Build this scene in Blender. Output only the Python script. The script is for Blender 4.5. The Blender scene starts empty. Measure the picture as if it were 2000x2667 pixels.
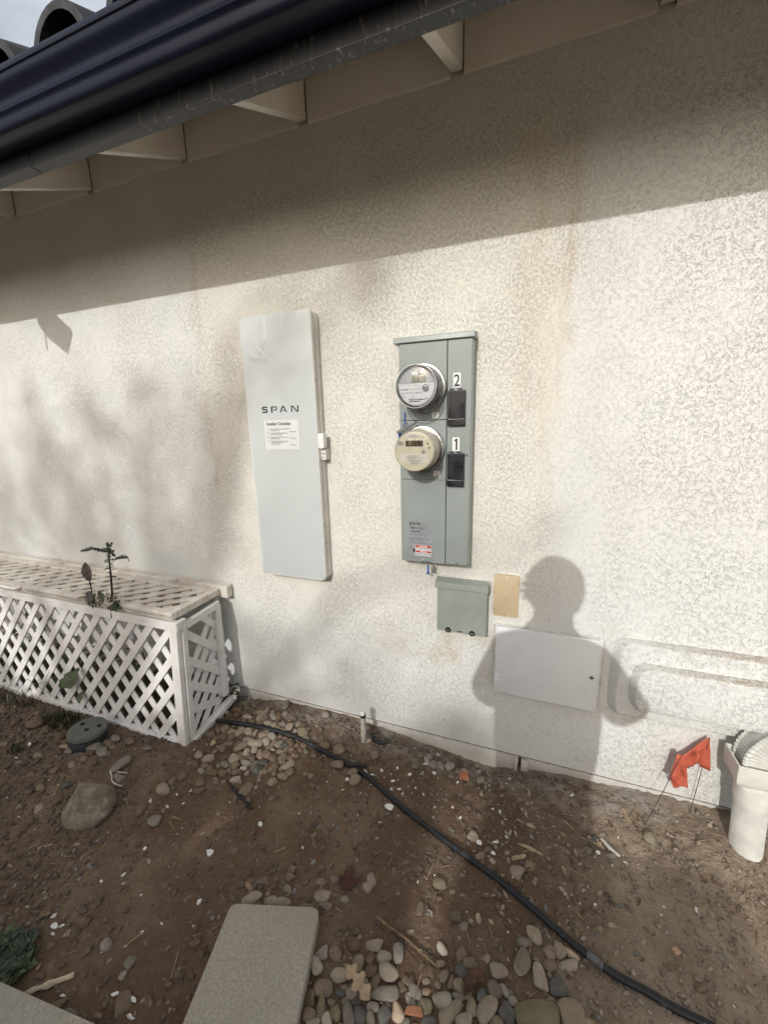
import bpy, bmesh, math, random
import numpy as np
from mathutils import Vector, Matrix
random.seed(7); rng = np.random.default_rng(11)
R = math.radians
S = bpy.context.scene
COL = S.collection
# ------------------------------------------------------------------ camera, sky, sun, exposure
CAM = Vector((0.0, -1.55, 1.412))
YAW, PITCH, ROLL = R(20.56), R(12.6), R(1.38)
cd = bpy.data.cameras.new('camera'); cam = bpy.data.objects.new('camera', cd); COL.objects.link(cam)
cd.sensor_fit = 'VERTICAL'; cd.sensor_height = 36.0; cd.lens = 1040 / 2667 * 36
cd.clip_start = 0.01; cd.clip_end = 500
cy, sy, cp, sp, cr, sr = math.cos(YAW), math.sin(YAW), math.cos(PITCH), math.sin(PITCH), math.cos(ROLL), math.sin(ROLL)
Mr = Matrix(((cy, -sy, 0), (sy, cy, 0), (0, 0, 1))) @ Matrix(((1, 0, 0), (0, cp, sp), (0, -sp, cp))) @ Matrix(((cr, 0, sr), (0, 1, 0), (-sr, 0, cr)))
right, fwd, up = Mr.col[0], Mr.col[1], Mr.col[2]
mw = Matrix((right, up, -fwd)).transposed().to_4x4(); mw.translation = CAM
cam.matrix_world = mw
S.camera = cam
SUN_EL, SUN_AZ = R(27.9), R(4.0)
ld = bpy.data.lights.new('sun', 'SUN'); ld.energy = 2.3; ld.angle = R(0.55); ld.color = (1.0, 0.985, 0.955)
sun = bpy.data.objects.new('sun', ld); COL.objects.link(sun)
sd = Vector((math.sin(SUN_AZ) * math.cos(SUN_EL), math.cos(SUN_AZ) * math.cos(SUN_EL), -math.sin(SUN_EL)))
sun.rotation_euler = sd.to_track_quat('-Z', 'Y').to_euler(); sun.location = (-2, -12, 8)
W = bpy.data.worlds.new('World'); S.world = W; W.use_nodes = True
wn, wl = W.node_tree.nodes, W.node_tree.links
bg = wn['Background']; bg.inputs['Strength'].default_value = 0.15
sky = wn.new('ShaderNodeTexSky'); sky.sky_type = 'NISHITA'; sky.sun_disc = False
sky.sun_elevation = SUN_EL; sky.sun_rotation = R(184); sky.dust_density = 4.5; sky.air_density = 1.0; sky.ozone_density = 1.0
tc = wn.new('ShaderNodeTexCoord'); mp = wn.new('ShaderNodeMapping'); mp.inputs['Scale'].default_value = (1, 1, 2.2)
cn = wn.new('ShaderNodeTexNoise'); cn.inputs['Scale'].default_value = 2.6; cn.inputs['Detail'].default_value = 6
cr_ = wn.new('ShaderNodeMapRange'); cr_.inputs[1].default_value = 0.36; cr_.inputs[2].default_value = 0.72; cr_.inputs[3].default_value = 0.08; cr_.inputs[4].default_value = 0.85
mx = wn.new('ShaderNodeMix'); mx.data_type = 'RGBA'; mx.inputs[7].default_value = (6.6, 6.8, 7.1, 1)
wl.new(tc.outputs['Generated'], mp.inputs[0]); wl.new(mp.outputs[0], cn.inputs['Vector']); wl.new(cn.outputs['Fac'], cr_.inputs[0])
wl.new(cr_.outputs[0], mx.inputs[0]); wl.new(sky.outputs[0], mx.inputs[6]); wl.new(mx.outputs[2], bg.inputs['Color'])
S.view_settings.view_transform = 'Standard'; S.view_settings.look = 'None'; S.view_settings.gamma = 1
S.view_settings.use_curve_mapping = False; S.view_settings.exposure = 0.0
S.render.engine = 'CYCLES'; S.cycles.use_denoising = True; S.cycles.max_bounces = 8; S.cycles.transparent_max_bounces = 12
S.cycles.caustics_reflective = False; S.cycles.caustics_refractive = False

# ------------------------------------------------------------------ helpers
MATS = {}
def lin(c): return tuple(c) + (1.0,)
class NT:
    def __init__(s, name):
        s.m = bpy.data.materials.new(name); s.m.use_nodes = True
        s.t = s.m.node_tree; s.n = s.t.nodes; s.l = s.t.links; s.b = s.n['Principled BSDF']; s.out = s.n['Material Output']
        s.co = s.n.new('ShaderNodeTexCoord').outputs['Object']
        MATS[name] = s.m
    def put(s, v, sock):
        if v is None: return
        if hasattr(v, 'is_output'): s.l.new(v, sock)
        elif isinstance(v, (tuple, list)) and len(v) == 3 and sock.type == 'RGBA': sock.default_value = lin(v)
        else: sock.default_value = v
    def noise(s, scale, detail=3, rough=.55, dist=0, vec=None, out='Fac'):
        n = s.n.new('ShaderNodeTexNoise'); n.inputs['Scale'].default_value = scale; n.inputs['Detail'].default_value = detail
        n.inputs['Roughness'].default_value = rough; n.inputs['Distortion'].default_value = dist
        s.l.new(vec if vec is not None else s.co, n.inputs['Vector']); return n.outputs[out]
    def voro(s, scale, feature='F1', vec=None, out='Distance', rnd=1):
        n = s.n.new('ShaderNodeTexVoronoi'); n.feature = feature; n.inputs['Scale'].default_value = scale; n.inputs['Randomness'].default_value = rnd
        s.l.new(vec if vec is not None else s.co, n.inputs['Vector']); return n.outputs[out]
    def math(s, op, a, b=0.0, c=None, clamp=False):
        n = s.n.new('ShaderNodeMath'); n.operation = op; n.use_clamp = clamp; s.put(a, n.inputs[0]); s.put(b, n.inputs[1])
        if c is not None: s.put(c, n.inputs[2])
        return n.outputs[0]
    def rng(s, v, a, b, c=0.0, d=1.0, smooth=True):
        n = s.n.new('ShaderNodeMapRange'); n.interpolation_type = 'SMOOTHSTEP' if smooth else 'LINEAR'
        s.put(v, n.inputs[0]); n.inputs[1].default_value = a; n.inputs[2].default_value = b; n.inputs[3].default_value = c; n.inputs[4].default_value = d
        return n.outputs[0]
    def mix(s, f, a, b, mode='MIX'):
        n = s.n.new('ShaderNodeMix'); n.data_type = 'RGBA'; n.blend_type = mode
        s.put(f, n.inputs[0]); s.put(a, n.inputs[6]); s.put(b, n.inputs[7]); return n.outputs[2]
    def xyz(s):
        n = s.n.new('ShaderNodeSeparateXYZ'); s.l.new(s.co, n.inputs[0]); return n.outputs
    def scaled(s, v):
        n = s.n.new('ShaderNodeMapping'); n.inputs['Scale'].default_value = v; s.l.new(s.co, n.inputs[0]); return n.outputs[0]
    def bump(s, h, dist=.001, strength=1.0, prev=None):
        n = s.n.new('ShaderNodeBump'); n.inputs['Distance'].default_value = dist; n.inputs['Strength'].default_value = strength
        s.l.new(h, n.inputs['Height'])
        if prev is not None: s.l.new(prev, n.inputs['Normal'])
        return n.outputs[0]
    def fin(s, color, rough=.6, normal=None, metal=0, spec=.5, **kw):
        s.put(color, s.b.inputs['Base Color']); s.put(rough, s.b.inputs['Roughness']); s.put(metal, s.b.inputs['Metallic'])
        s.put(spec, s.b.inputs['Specular IOR Level'])
        if normal is not None: s.l.new(normal, s.b.inputs['Normal'])
        for k, v in kw.items(): s.put(v, s.b.inputs[k])
        return s.m
def simple(name, col, rough=.5, var=.12, scale=14, bump=0, bscale=120, metal=0, spec=.5, col2=None, objrand=0, **kw):
    t = NT(name)
    n = t.noise(scale, 5)
    c2 = col2 or tuple(x * (1 - 2 * var) for x in col)
    c = t.mix(t.rng(n, .35, .68), c2, col)
    if objrand:
        oi = t.n.new('ShaderNodeObjectInfo'); hs = t.n.new('ShaderNodeHueSaturation')
        t.l.new(t.rng(oi.outputs['Random'], 0, 1, 1 - objrand, 1 + objrand, False), hs.inputs['Value']); t.l.new(c, hs.inputs['Color']); c = hs.outputs[0]
    nm = t.bump(t.noise(bscale, 4), bump) if bump else None
    r = t.rng(t.noise(scale * 2.3, 3), .3, .7, max(.02, rough - .1), min(1, rough + .12)) if rough > .05 else rough
    return t.fin(c, r, nm, metal, spec, **kw)

def link(o, parent=None):
    COL.objects.link(o)
    if parent is not None: o.parent = parent
    return o
def wloc(o):
    v = Vector(o.location)
    while o.parent is not None:
        o = o.parent; v = v + Vector(o.location)
    return v
def tag(o, label=None, cat=None, group=None, kind=None):
    for k, v in (('label', label), ('category', cat), ('group', group), ('kind', kind)):
        if v: o[k] = v
    return o
def thing(name, label, cat, loc=(0, 0, 0), group=None):
    o = bpy.data.objects.new(name, None); o.location = loc; o.empty_display_size = .05
    link(o); return tag(o, label, cat, group)
class MB:
    """collects shapes given in world coordinates into one mesh object"""
    def __init__(s): s.bm = bmesh.new()
    def box(s, x0, x1, y0, y1, z0, z1, bev=0, seg=2):
        return s.hexa([(x, y, z) for z in (z0, z1) for (x, y) in ((x0, y0), (x1, y0), (x1, y1), (x0, y1))], bev, seg)
    def hexa(s, p, bev=0, seg=2):
        vs = [s.bm.verts.new(q) for q in p]
        fs = [s.bm.faces.new([vs[i] for i in f]) for f in ((3, 2, 1, 0), (4, 5, 6, 7), (0, 1, 5, 4), (1, 2, 6, 5), (2, 3, 7, 6), (3, 0, 4, 7))]
        if bev:
            es = {e for f in fs for e in f.edges}
            bmesh.ops.bevel(s.bm, geom=list(es), offset=bev, segments=seg, profile=.6, affect='EDGES', clamp_overlap=True)
        return s
    def bar(s, a, b, w, h, upv=(0, 0, 1), bev=0):
        """a box from a to b: w across, h along upv"""
        a, b = Vector(a), Vector(b); d = (b - a).normalized(); u = Vector(upv); u = (u - d * u.dot(d)).normalized(); r = d.cross(u)
        p = []
        for e in (-h / 2, h / 2):
            for q, f in ((a, -w / 2), (a, w / 2), (b, w / 2), (b, -w / 2)): p.append(q + r * f + u * e)
        return s.hexa([p[0], p[1], p[2], p[3], p[4], p[5], p[6], p[7]], bev, 1)
    def poly(s, pts): s.bm.faces.new([s.bm.verts.new(q) for q in pts]); return s
    def prism(s, pts, n, bev=0):
        """closed polygon extruded along vector n"""
        n = Vector(n); a = [s.bm.verts.new(q) for q in pts]; b = [s.bm.verts.new(Vector(q) + n) for q in pts]
        fs = [s.bm.faces.new(a), s.bm.faces.new(b[::-1])]; k = len(a)
        for i in range(k): fs.append(s.bm.faces.new((a[i], b[i], b[(i + 1) % k], a[(i + 1) % k])))
        if bev: bmesh.ops.bevel(s.bm, geom=list({e for f in fs[:2] for e in f.edges}), offset=bev, segments=2, profile=.6, affect='EDGES', clamp_overlap=True)
        return s
    def tube(s, pts, r, n=10, cap=True, flat=1.0):
        pts = [Vector(q) for q in pts]; k = len(pts); rs = r if hasattr(r, '__len__') else [r] * k
        rings = []; u = None
        for i, q in enumerate(pts):
            t = (pts[min(i + 1, k - 1)] - pts[max(i - 1, 0)]).normalized()
            if u is None: u = t.orthogonal().normalized()
            u = (u - t * u.dot(t)).normalized(); v = t.cross(u)
            rings.append([s.bm.verts.new(q + (u * math.cos(2 * math.pi * j / n) + v * math.sin(2 * math.pi * j / n) * flat) * rs[i]) for j in range(n)])
        for a, b in zip(rings, rings[1:]):
            for j in range(n): s.bm.faces.new((a[j], a[(j + 1) % n], b[(j + 1) % n], b[j]))
        if cap: s.bm.faces.new(rings[0][::-1]); s.bm.faces.new(rings[-1])
        return s
    def lathe(s, c, axis, prof, n=48, cap0=True, cap1=True):
        """prof: list of (distance along axis, radius)"""
        c, ax = Vector(c), Vector(axis).normalized(); u = ax.orthogonal().normalized(); v = ax.cross(u); rings = []
        for d, r in prof:
            rings.append([s.bm.verts.new(c + ax * d + (u * math.cos(2 * math.pi * j / n) + v * math.sin(2 * math.pi * j / n)) * r) for j in range(n)])
        for a, b in zip(rings, rings[1:]):
            for j in range(n): s.bm.faces.new((a[j], a[(j + 1) % n], b[(j + 1) % n], b[j]))
        if cap0: s.bm.faces.new(rings[0][::-1])
        if cap1: s.bm.faces.new(rings[-1])
        return s
    def extr_x(s, prof, x0, x1, closed=True, nx=1):
        """profile of (y, z) points swept along x"""
        rows = [[s.bm.verts.new((x0 + (x1 - x0) * i / nx, y, z)) for y, z in prof] for i in range(nx + 1)]
        k = len(prof)
        for a, b in zip(rows, rows[1:]):
            for j in range(k if closed else k - 1): s.bm.faces.new((a[j], a[(j + 1) % k], b[(j + 1) % k], b[j]))
        if closed: s.bm.faces.new(rows[0]); s.bm.faces.new(rows[-1][::-1])
        return s
    def make(s, name, mat, parent=None, smooth=None, kind=None, loc=None):
        bmesh.ops.recalc_face_normals(s.bm, faces=s.bm.faces)
        off = wloc(parent) if parent is not None else Vector(loc or (0, 0, 0))
        if off.length: bmesh.ops.translate(s.bm, verts=s.bm.verts, vec=-off)
        me = bpy.data.meshes.new(name); s.bm.to_mesh(me); s.bm.free()
        o = bpy.data.objects.new(name, me); link(o, parent)
        if parent is None: o.location = off
        for m in (mat if isinstance(mat, (list, tuple)) else [mat]): me.materials.append(m)
        if smooth:
            for p in me.polygons: p.use_smooth = True
            try: me.set_sharp_from_angle(angle=R(smooth))
            except Exception: pass
        if kind: o['kind'] = kind
        return o
def copyobj(o, parent=None, loc=None):
    c = o.copy(); COL.objects.link(c)
    if parent is not None: c.parent = parent
    if loc is not None: c.location = loc
    return c
def text(body, x, z, y, size, mat, parent, name='lettering', align='LEFT', sx=1.0, bold=0.0):
    cu = bpy.data.curves.new(name, 'FONT'); cu.body = body; cu.size = size; cu.align_x = align; cu.offset = bold; cu.resolution_u = 3
    tmp = bpy.data.objects.new(name, cu); COL.objects.link(tmp)
    dg = bpy.context.evaluated_depsgraph_get(); me = bpy.data.meshes.new_from_object(tmp.evaluated_get(dg))
    bpy.data.objects.remove(tmp); bpy.data.curves.remove(cu)
    off = wloc(parent)
    for v in me.vertices: v.co = Vector((x + v.co.x * sx, y, z + v.co.y)) - off
    me.materials.clear(); me.materials.append(mat)
    o = bpy.data.objects.new(name, me); link(o, parent); return o
def flat(rects, y, name, mat, parent):
    """thin printed rectangles (x0, x1, z0, z1) on a wall-parallel plane"""
    m = MB()
    for x0, x1, z0, z1 in rects: m.poly([(x0, y, z0), (x1, y, z0), (x1, y, z1), (x0, y, z1)])
    return m.make(name, mat, parent)
# value noise for the ground
def vnoise(x, y, seed=0):
    xi, yi = np.floor(x).astype(np.int64), np.floor(y).astype(np.int64); xf, yf = x - xi, y - yi
    def h(a, b):
        n = (a * 374761393 + b * 668265263 + seed * 974711) & 0x7fffffff
        n = ((n ^ (n >> 13)) * 1274126177) & 0x7fffffff
        return ((n ^ (n >> 16)) & 0xffff) / 65535.0
    u, v = xf * xf * (3 - 2 * xf), yf * yf * (3 - 2 * yf)
    return (h(xi, yi) * (1 - u) + h(xi + 1, yi) * u) * (1 - v) + (h(xi, yi + 1) * (1 - u) + h(xi + 1, yi + 1) * u) * v
WX = [-6, -1.53, -1.2, -.9, -.56, -.3, -.12, .02, .3, .7, 2]
WZ = [-.09, -.095, -.05, -.03, -.058, -.095, -.115, -.09, -.05, -.035, -.03]
def ground_h(x, y):
    x = np.asarray(x, float); y = np.asarray(y, float)
    base = -.05 - .018 * np.clip((-1.3 - x) / .5, 0, 1) + .012 * (vnoise(x * 2.1, y * 2.1, 3) - .5)
    w = np.exp(-np.clip(-y, 0, 9) / .12)
    z = base * (1 - w) + np.interp(x, WX, WZ) * w
    rough = .55 + .9 * np.clip((-1.25 - x) / .4, 0, 1) + .5 * np.exp(-((y + .12) / .15) ** 2)
    z = z + rough * (.018 * (vnoise(x * 9, y * 9, 5) - .5) + .008 * (vnoise(x * 23, y * 23, 8) - .5) + .010 * (vnoise(x * 50, y * 50, 9) - .5) + .006 * (vnoise(x * 100, y * 100, 19) - .5))
    return z
def gh(x, y): return float(ground_h(np.array([x]), np.array([y]))[0])

# ------------------------------------------------------------------ materials
def stucco(name, ledge=False, tint=(1, 1, 1)):
    t = NT(name); X, Y, Z = t.xyz()
    wob = t.noise(7, 3, .6)
    # flat-topped trowelled lumps broken by short, jagged, thin crevices; coarser towards the re-coated right side
    wide = t.rng(t.math('ADD', X, t.math('MULTIPLY', wob, .5)), .1, .7)
    def cracks(sc, det, lvl, wd, msc, m0, m1):
        l = t.rng(t.math('ABSOLUTE', t.math('SUBTRACT', t.noise(sc, det, .68, .5), lvl)), wd * .25, wd)
        return t.math('MAXIMUM', l, t.math('SUBTRACT', 1, t.rng(t.noise(msc, 2), m0, m1)))
    fine = t.math('MINIMUM', cracks(150, 4, .5, .021, 92, .45, .53), cracks(205, 3, .46, .023, 115, .47, .55))
    big = t.math('MINIMUM', cracks(92, 5, .5, .014, 56, .46, .53), cracks(128, 4, .53, .016, 70, .48, .55))
    crev = t.math('ADD', t.math('MULTIPLY', fine, t.math('SUBTRACT', 1, wide)), t.math('MULTIPLY', big, wide))
    lump = t.rng(t.noise(160, 4, .62, .6), .30, .46); grain = t.noise(330, 4, .65)
    worn = t.rng(t.noise(4.5, 4, .6), .36, .60, .55, 1)
    h = t.math('ADD', t.math('MULTIPLY', lump, .36), t.math('MULTIPLY', crev, .27)); h = t.math('MULTIPLY', h, worn); h = t.math('ADD', h, t.math('MULTIPLY', grain, .55))
    nm = t.bump(h, .0024, 1.0)
    grey = (.72, .735, .715); warm = (.725, .718, .66)
    xl = t.math('ADD', t.math('MULTIPLY', t.math('SUBTRACT', wob, .5), .10), X)
    # the re-coated patch between the two stain lines is creamier
    patch = t.math('MULTIPLY', t.rng(xl, -1.50, -1.40), t.rng(xl, .02, .12, 1, 0))
    patch = t.math('MULTIPLY', patch, t.rng(Z, .25, .75))
    c = t.mix(patch, grey, warm)
    c = t.mix(t.rng(t.noise(2.2, 5, .6), .38, .68, 0, .35), c, (.68, .665, .62))
    c = t.mix(t.rng(t.noise(26, 3), .4, .75, 0, .1), c, (.76, .75, .72))
    # two rusty run-down lines
    zn = t.noise(3, 4, .6, vec=t.scaled((3.2, 1, 1.1)))
    for x0, z0, z1, wd in ((-1.47, .75, 2.1, .05), (-1.455, .85, 2.0, .016), (.058, 1.0, 2.2, .07), (.07, 1.0, 2.1, .018), (-.02, 1.2, 2.2, .13)):
        d = t.math('ABSOLUTE', t.math('SUBTRACT', xl, x0)); g = t.rng(d, 0, wd, 1, 0)
        g = t.math('MULTIPLY', g, t.math('MULTIPLY', t.rng(Z, z0, z0 + .4), t.rng(Z, z1, z1 + .25, 1, 0)))
        g = t.math('MULTIPLY', g, t.rng(zn, .36, .72, .05, .30)); c = t.mix(g, c, (.50, .39, .26))
    # rusty seep under the panels, splash-back near the ground
    seep = t.math('MULTIPLY', t.math('MULTIPLY', t.rng(t.math('ABSOLUTE', t.math('SUBTRACT', X, -.28)), 0, .5, 1, 0), t.rng(t.math('ABSOLUTE', t.math('SUBTRACT', Z, .46)), 0, .22, 1, 0)), t.rng(t.noise(6, 4), .42, .65, 0, .55))
    c = t.mix(seep, c, (.47, .36, .20))
    spl = t.math('MULTIPLY', t.rng(Z, -.1, .5, 1, 0), t.rng(t.noise(34, 5, .7), .62, .74, 0, .75)); c = t.mix(spl, c, (.24, .19, .145))
    c = t.mix(t.math('MULTIPLY', t.rng(Z, -.05, .22, 1, 0), .25), c, (.42, .37, .31))
    pit = t.rng(t.voro(9), .0, .045, .8, 0); c = t.mix(t.math('MULTIPLY', pit, t.rng(t.noise(3.3), .5, .62)), c, (.2, .17, .14))
    c = t.mix(t.math('MULTIPLY', t.math('SUBTRACT', 1, crev), .22), c, (.38, .36, .32))
    if ledge:
        g = t.n.new('ShaderNodeNewGeometry'); sx = t.n.new('ShaderNodeSeparateXYZ'); t.l.new(g.outputs['True Normal'], sx.inputs[0])
        dirt = t.math('MULTIPLY', t.rng(sx.outputs[2], .3, .75), t.math('MULTIPLY', t.rng(t.noise(95, 6, .8), .40, .58, .12, .9), t.rng(X, .35, .75, .3, 1)))
        c = t.mix(dirt, c, (.36, .285, .20))
    if tint != (1, 1, 1): c = t.mix(1.0, c, tint, 'MULTIPLY')
    return t.fin(c, .93, nm, spec=.15)
M_ST = stucco('stucco'); M_TR = stucco('stucco_trim', True); 
t = NT('foundation_paint'); c = t.mix(t.rng(t.noise(11, 5, .6), .35, .65), (.58, .565, .53), (.68, .665, .63))
c = t.mix(t.rng(t.noise(48, 5, .7), .58, .7, 0, .8), c, (.30, .25, .2)); X, Y, Z = t.xyz(); c = t.mix(t.rng(Z, -.09, -.01, .6, 0), c, (.32, .26, .2))
M_FO = t.fin(c, .9, t.bump(t.noise(70, 5, .65), .006), spec=.15)
t = NT('foundation_rust'); M_SCR = simple('shadow_line_grey', (.36, .33, .285), .9, .3, 50); M_RUST = t.fin(t.mix(t.noise(40, 4), (.07, .045, .03), (.2, .12, .08)), .95, t.bump(t.noise(60, 4), .004), spec=.1)
t = NT('eave_paint'); c = t.mix(t.rng(t.noise(5, 5, .6, vec=t.scaled((1, 4, 1))), .35, .7), (.76, .735, .68), (.70, .665, .60))
M_EV = t.fin(c, .8, t.bump(t.noise(60, 4, vec=t.scaled((6, 1, 6))), .0006), spec=.25)
M_CAULK = simple('dark_caulk', (.02, .018, .016), .9, .2, 40)
t = NT('fascia_paint'); st = t.noise(40, 5, .7, vec=t.scaled((2.2, 1, .35))); c = t.mix(t.rng(st, .55, .70, 0, .85), (.037, .041, .05), (.36, .36, .36))
X, Y, Z = t.xyz(); c = t.mix(t.rng(t.math('ADD', X, t.math('MULTIPLY', t.noise(1.3, 3), .8)), -.9, -.1, .85, .1), c, (.040, .044, .053))
M_FA = t.fin(c, .42, t.bump(t.noise(90, 4, vec=t.scaled((1, 1, .25))), .0012), spec=.5)
t = NT('gutter_paint'); M_GU = t.fin((.009, .012, .026), .34, spec=.2)
M_TI = simple('roof_tile_clay', (.075, .08, .085), .85, .22, 16, .002, 60, spec=.25, objrand=.12)
M_DK = simple('roof_felt', (.02, .02, .022), .95)
M_LW = None
t = NT('lattice_paint'); g = t.noise(26, 4, .6, vec=t.scaled((1, 1, 1))); c = t.mix(t.rng(t.noise(9, 5, .65), .4, .72), (.76, .75, .725), (.66, .63, .58))
c = t.mix(t.rng(t.noise(55, 5, .7), .62, .74, 0, .6), c, (.33, .28, .22)); X, Y, Z = t.xyz()
c = t.mix(t.math('MULTIPLY', t.rng(Z, -.08, .06, 1, 0), t.rng(t.noise(14, 4), .35, .6, .15, .85)), c, (.40, .31, .23))
M_LW = t.fin(c, .72, t.bump(t.noise(130, 4, .6, vec=t.scaled((1, 1, .4))), .0012), spec=.3)
t = NT('lid_paint'); c = t.mix(t.rng(t.noise(9, 5, .65), .38, .66), (.69, .66, .60), (.53, .475, .40)); c = t.mix(t.rng(t.noise(60, 5, .7), .55, .72, 0, .55), c, (.36, .28, .21))
M_LL = t.fin(c, .78, t.bump(t.noise(130, 4, .6), .001), spec=.25)
M_GW = None
t = NT('panel_white'); M_PW = t.fin(t.mix(t.rng(t.noise(3, 4), .4, .65), (.69, .735, .74), (.665, .71, .715)), .2, t.bump(t.noise(220, 2), .00012), spec=.5)
M_PE = simple('panel_edge', (.68, .665, .62), .42, .06, 9)
M_PS = simple('panel_side', (.62, .60, .55), .45, .08, 9)
t = NT('clear_film'); M_FILM = t.m
gl = t.n.new('ShaderNodeBsdfGlossy'); gl.inputs['Roughness'].default_value = .12; tr = t.n.new('ShaderNodeBsdfTransparent'); ms = t.n.new('ShaderNodeMixShader'); ms.inputs[0].default_value = .10
t.l.new(tr.outputs[0], ms.inputs[1]); t.l.new(gl.outputs[0], ms.inputs[2]); t.l.new(ms.outputs[0], t.out.inputs[0])
M_INK = simple('dark_ink', (.045, .052, .06), .6, .02)
M_BLK = simple('black_ink', (.012, .012, .013), .5, .02)
M_TXT = simple('grey_print', (.16, .17, .18), .6, .02)
M_PAPER = simple('white_paper', (.80, .81, .82), .6, .03, 8)
M_GRN = simple('sage_enamel', (.275, .312, .303), .38, .05, 4, .0003, 300)
M_GRD = simple('sage_enamel_weathered', (.27, .30, .265), .6, .07, 12, .0004, 200, col2=(.235, .262, .232))
M_SEAM = simple('seam_shadow_gap', (.05, .058, .055), .8)
M_BP = simple('black_plastic', (.011, .012, .016), .36, .06, 8, .0003, 90)
M_STL = simple('galvanised_steel', (.55, .55, .54), .32, .15, 20, metal=1)
M_STD = simple('dull_steel', (.33, .33, .32), .45, .2, 30, metal=.9)
M_LAB = simple('silver_label', (.37, .385, .41), .35, .08, 20, metal=.3)
M_LBW = simple('label_white', (.66, .67, .68), .5, .04)
M_RED = simple('label_red', (.48, .035, .03), .5, .05)
M_WH = simple('white_vinyl', (.80, .80, .79), .5, .03)
M_FACE = simple('meter_face_white', (.72, .72, .73), .45, .03)
M_FGR = simple('meter_face_grey', (.36, .37, .38), .4, .06)
M_CRM = simple('meter_face_cream', (.68, .67, .575), .45, .05)
M_CRS = simple('meter_case_cream', (.55, .52, .425), .28, .08, 9)
M_LCD = simple('lcd_olive', (.13, .135, .085), .25, .05)
M_LCB = simple('lcd_brown', (.11, .085, .06), .25, .15, 60)
def clear(name, col, f=.12, rough=.05, opac=0.0):
    t = NT(name); g = t.n.new('ShaderNodeBsdfGlossy'); g.inputs['Roughness'].default_value = rough; g.inputs['Color'].default_value = (1, 1, 1, 1)
    tr = t.n.new('ShaderNodeBsdfTransparent'); tr.inputs['Color'].default_value = lin(col)
    lw = t.n.new('ShaderNodeLayerWeight'); lw.inputs['Blend'].default_value = .25
    fac = t.math('ADD', t.math('MULTIPLY', lw.outputs['Fresnel'], .8), f * .4)
    ms = t.n.new('ShaderNodeMixShader'); t.l.new(fac, ms.inputs[0]); t.l.new(tr.outputs[0], ms.inputs[1]); t.l.new(g.outputs[0], ms.inputs[2])
    t.l.new(ms.outputs[0], t.out.inputs[0]); return t.m
M_GLS = clear('clear_cover', (.94, .95, .96)); M_GLY = clear('yellowed_cover', (.95, .935, .88))
M_BLU = simple('blue_seal', (.03, .12, .48), .35, .1, 60)
M_GSEAL = simple('grey_seal', (.19, .20, .21), .4, .1, 60)
M_BEI = simple('beige_plastic', (.53, .425, .27), .5, .05, 10)
M_DOOR = simple('door_paint', (.75, .775, .78), .5, .04, 5, .0003, 200)
M_PVC = simple('pvc_pipe', (.72, .715, .665), .48, .1, 14, .0003, 60)
M_ADP = simple('adapter_plastic', (.74, .735, .685), .5, .08, 18, .0003, 80, col2=(.66, .645, .58))
M_ELB = simple('elbow_plastic', (.60, .60, .55), .45, .1, 15)
M_STUB = simple('stub_pvc', (.50, .47, .38), .55, .2, 40, .0004, 60)
t = NT('poly_hose'); c = t.mix(t.rng(t.noise(16, 5, .7), .54, .76), (.010, .011, .013), (.06, .064, .07)); c = t.mix(t.rng(t.noise(70, 4, .7), .62, .75, 0, .7), c, (.16, .15, .14))
M_HOSE = t.fin(c, .5, t.bump(t.noise(90, 4), .001), spec=.4)
M_CPL = simple('scuffed_coupling', (.12, .125, .125), .55, .3, 50, .0006, 90)
M_RUB = simple('black_rubber', (.012, .012, .013), .6, .2, 50)
t = NT('orange_flag'); fl = t.mix(t.rng(t.noise(30, 4), .35, .7), (.70, .19, .115), (.60, .15, .095)); M_FLG = t.fin(fl, .5, spec=.3)
trl = t.n.new('ShaderNodeBsdfTranslucent'); t.l.new(fl, trl.inputs[0]); ms = t.n.new('ShaderNodeMixShader'); ms.inputs[0].default_value = .35
t.l.new(t.b.outputs[0], ms.inputs[1]); t.l.new(trl.outputs[0], ms.inputs[2]); t.l.new(ms.outputs[0], t.out.inputs[0])
M_WIRE = simple('rusty_wire', (.09, .075, .065), .6, .25, 60)
M_FPR = simple('flag_print', (.06, .02, .018), .6)
t = NT('paver_concrete'); c = t.mix(t.rng(t.noise(160, 4, .7), .35, .65), (.235, .22, .19), (.33, .31, .275)); c = t.mix(t.rng(t.noise(5, 4), .35, .7, 0, .5), c, (.24, .225, .195))
c = t.mix(t.rng(t.voro(70), 0, .1, .5, 0), c, (.14, .125, .105)); M_PAV = t.fin(t.mix(1.0, c, (1.24, 1.21, 1.13), 'MULTIPLY'), .92, t.bump(t.noise(200, 4, .7), .0016), spec=.2)
M_VG = simple('valve_green', (.095, .125, .095), .75, .2, 30, .0006, 120, col2=(.14, .135, .11))
M_VB = simple('valve_black', (.03, .032, .034), .8, .2, 30)
M_HOLE = simple('hole_black', (.006, .006, .006), 1.0)
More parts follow.
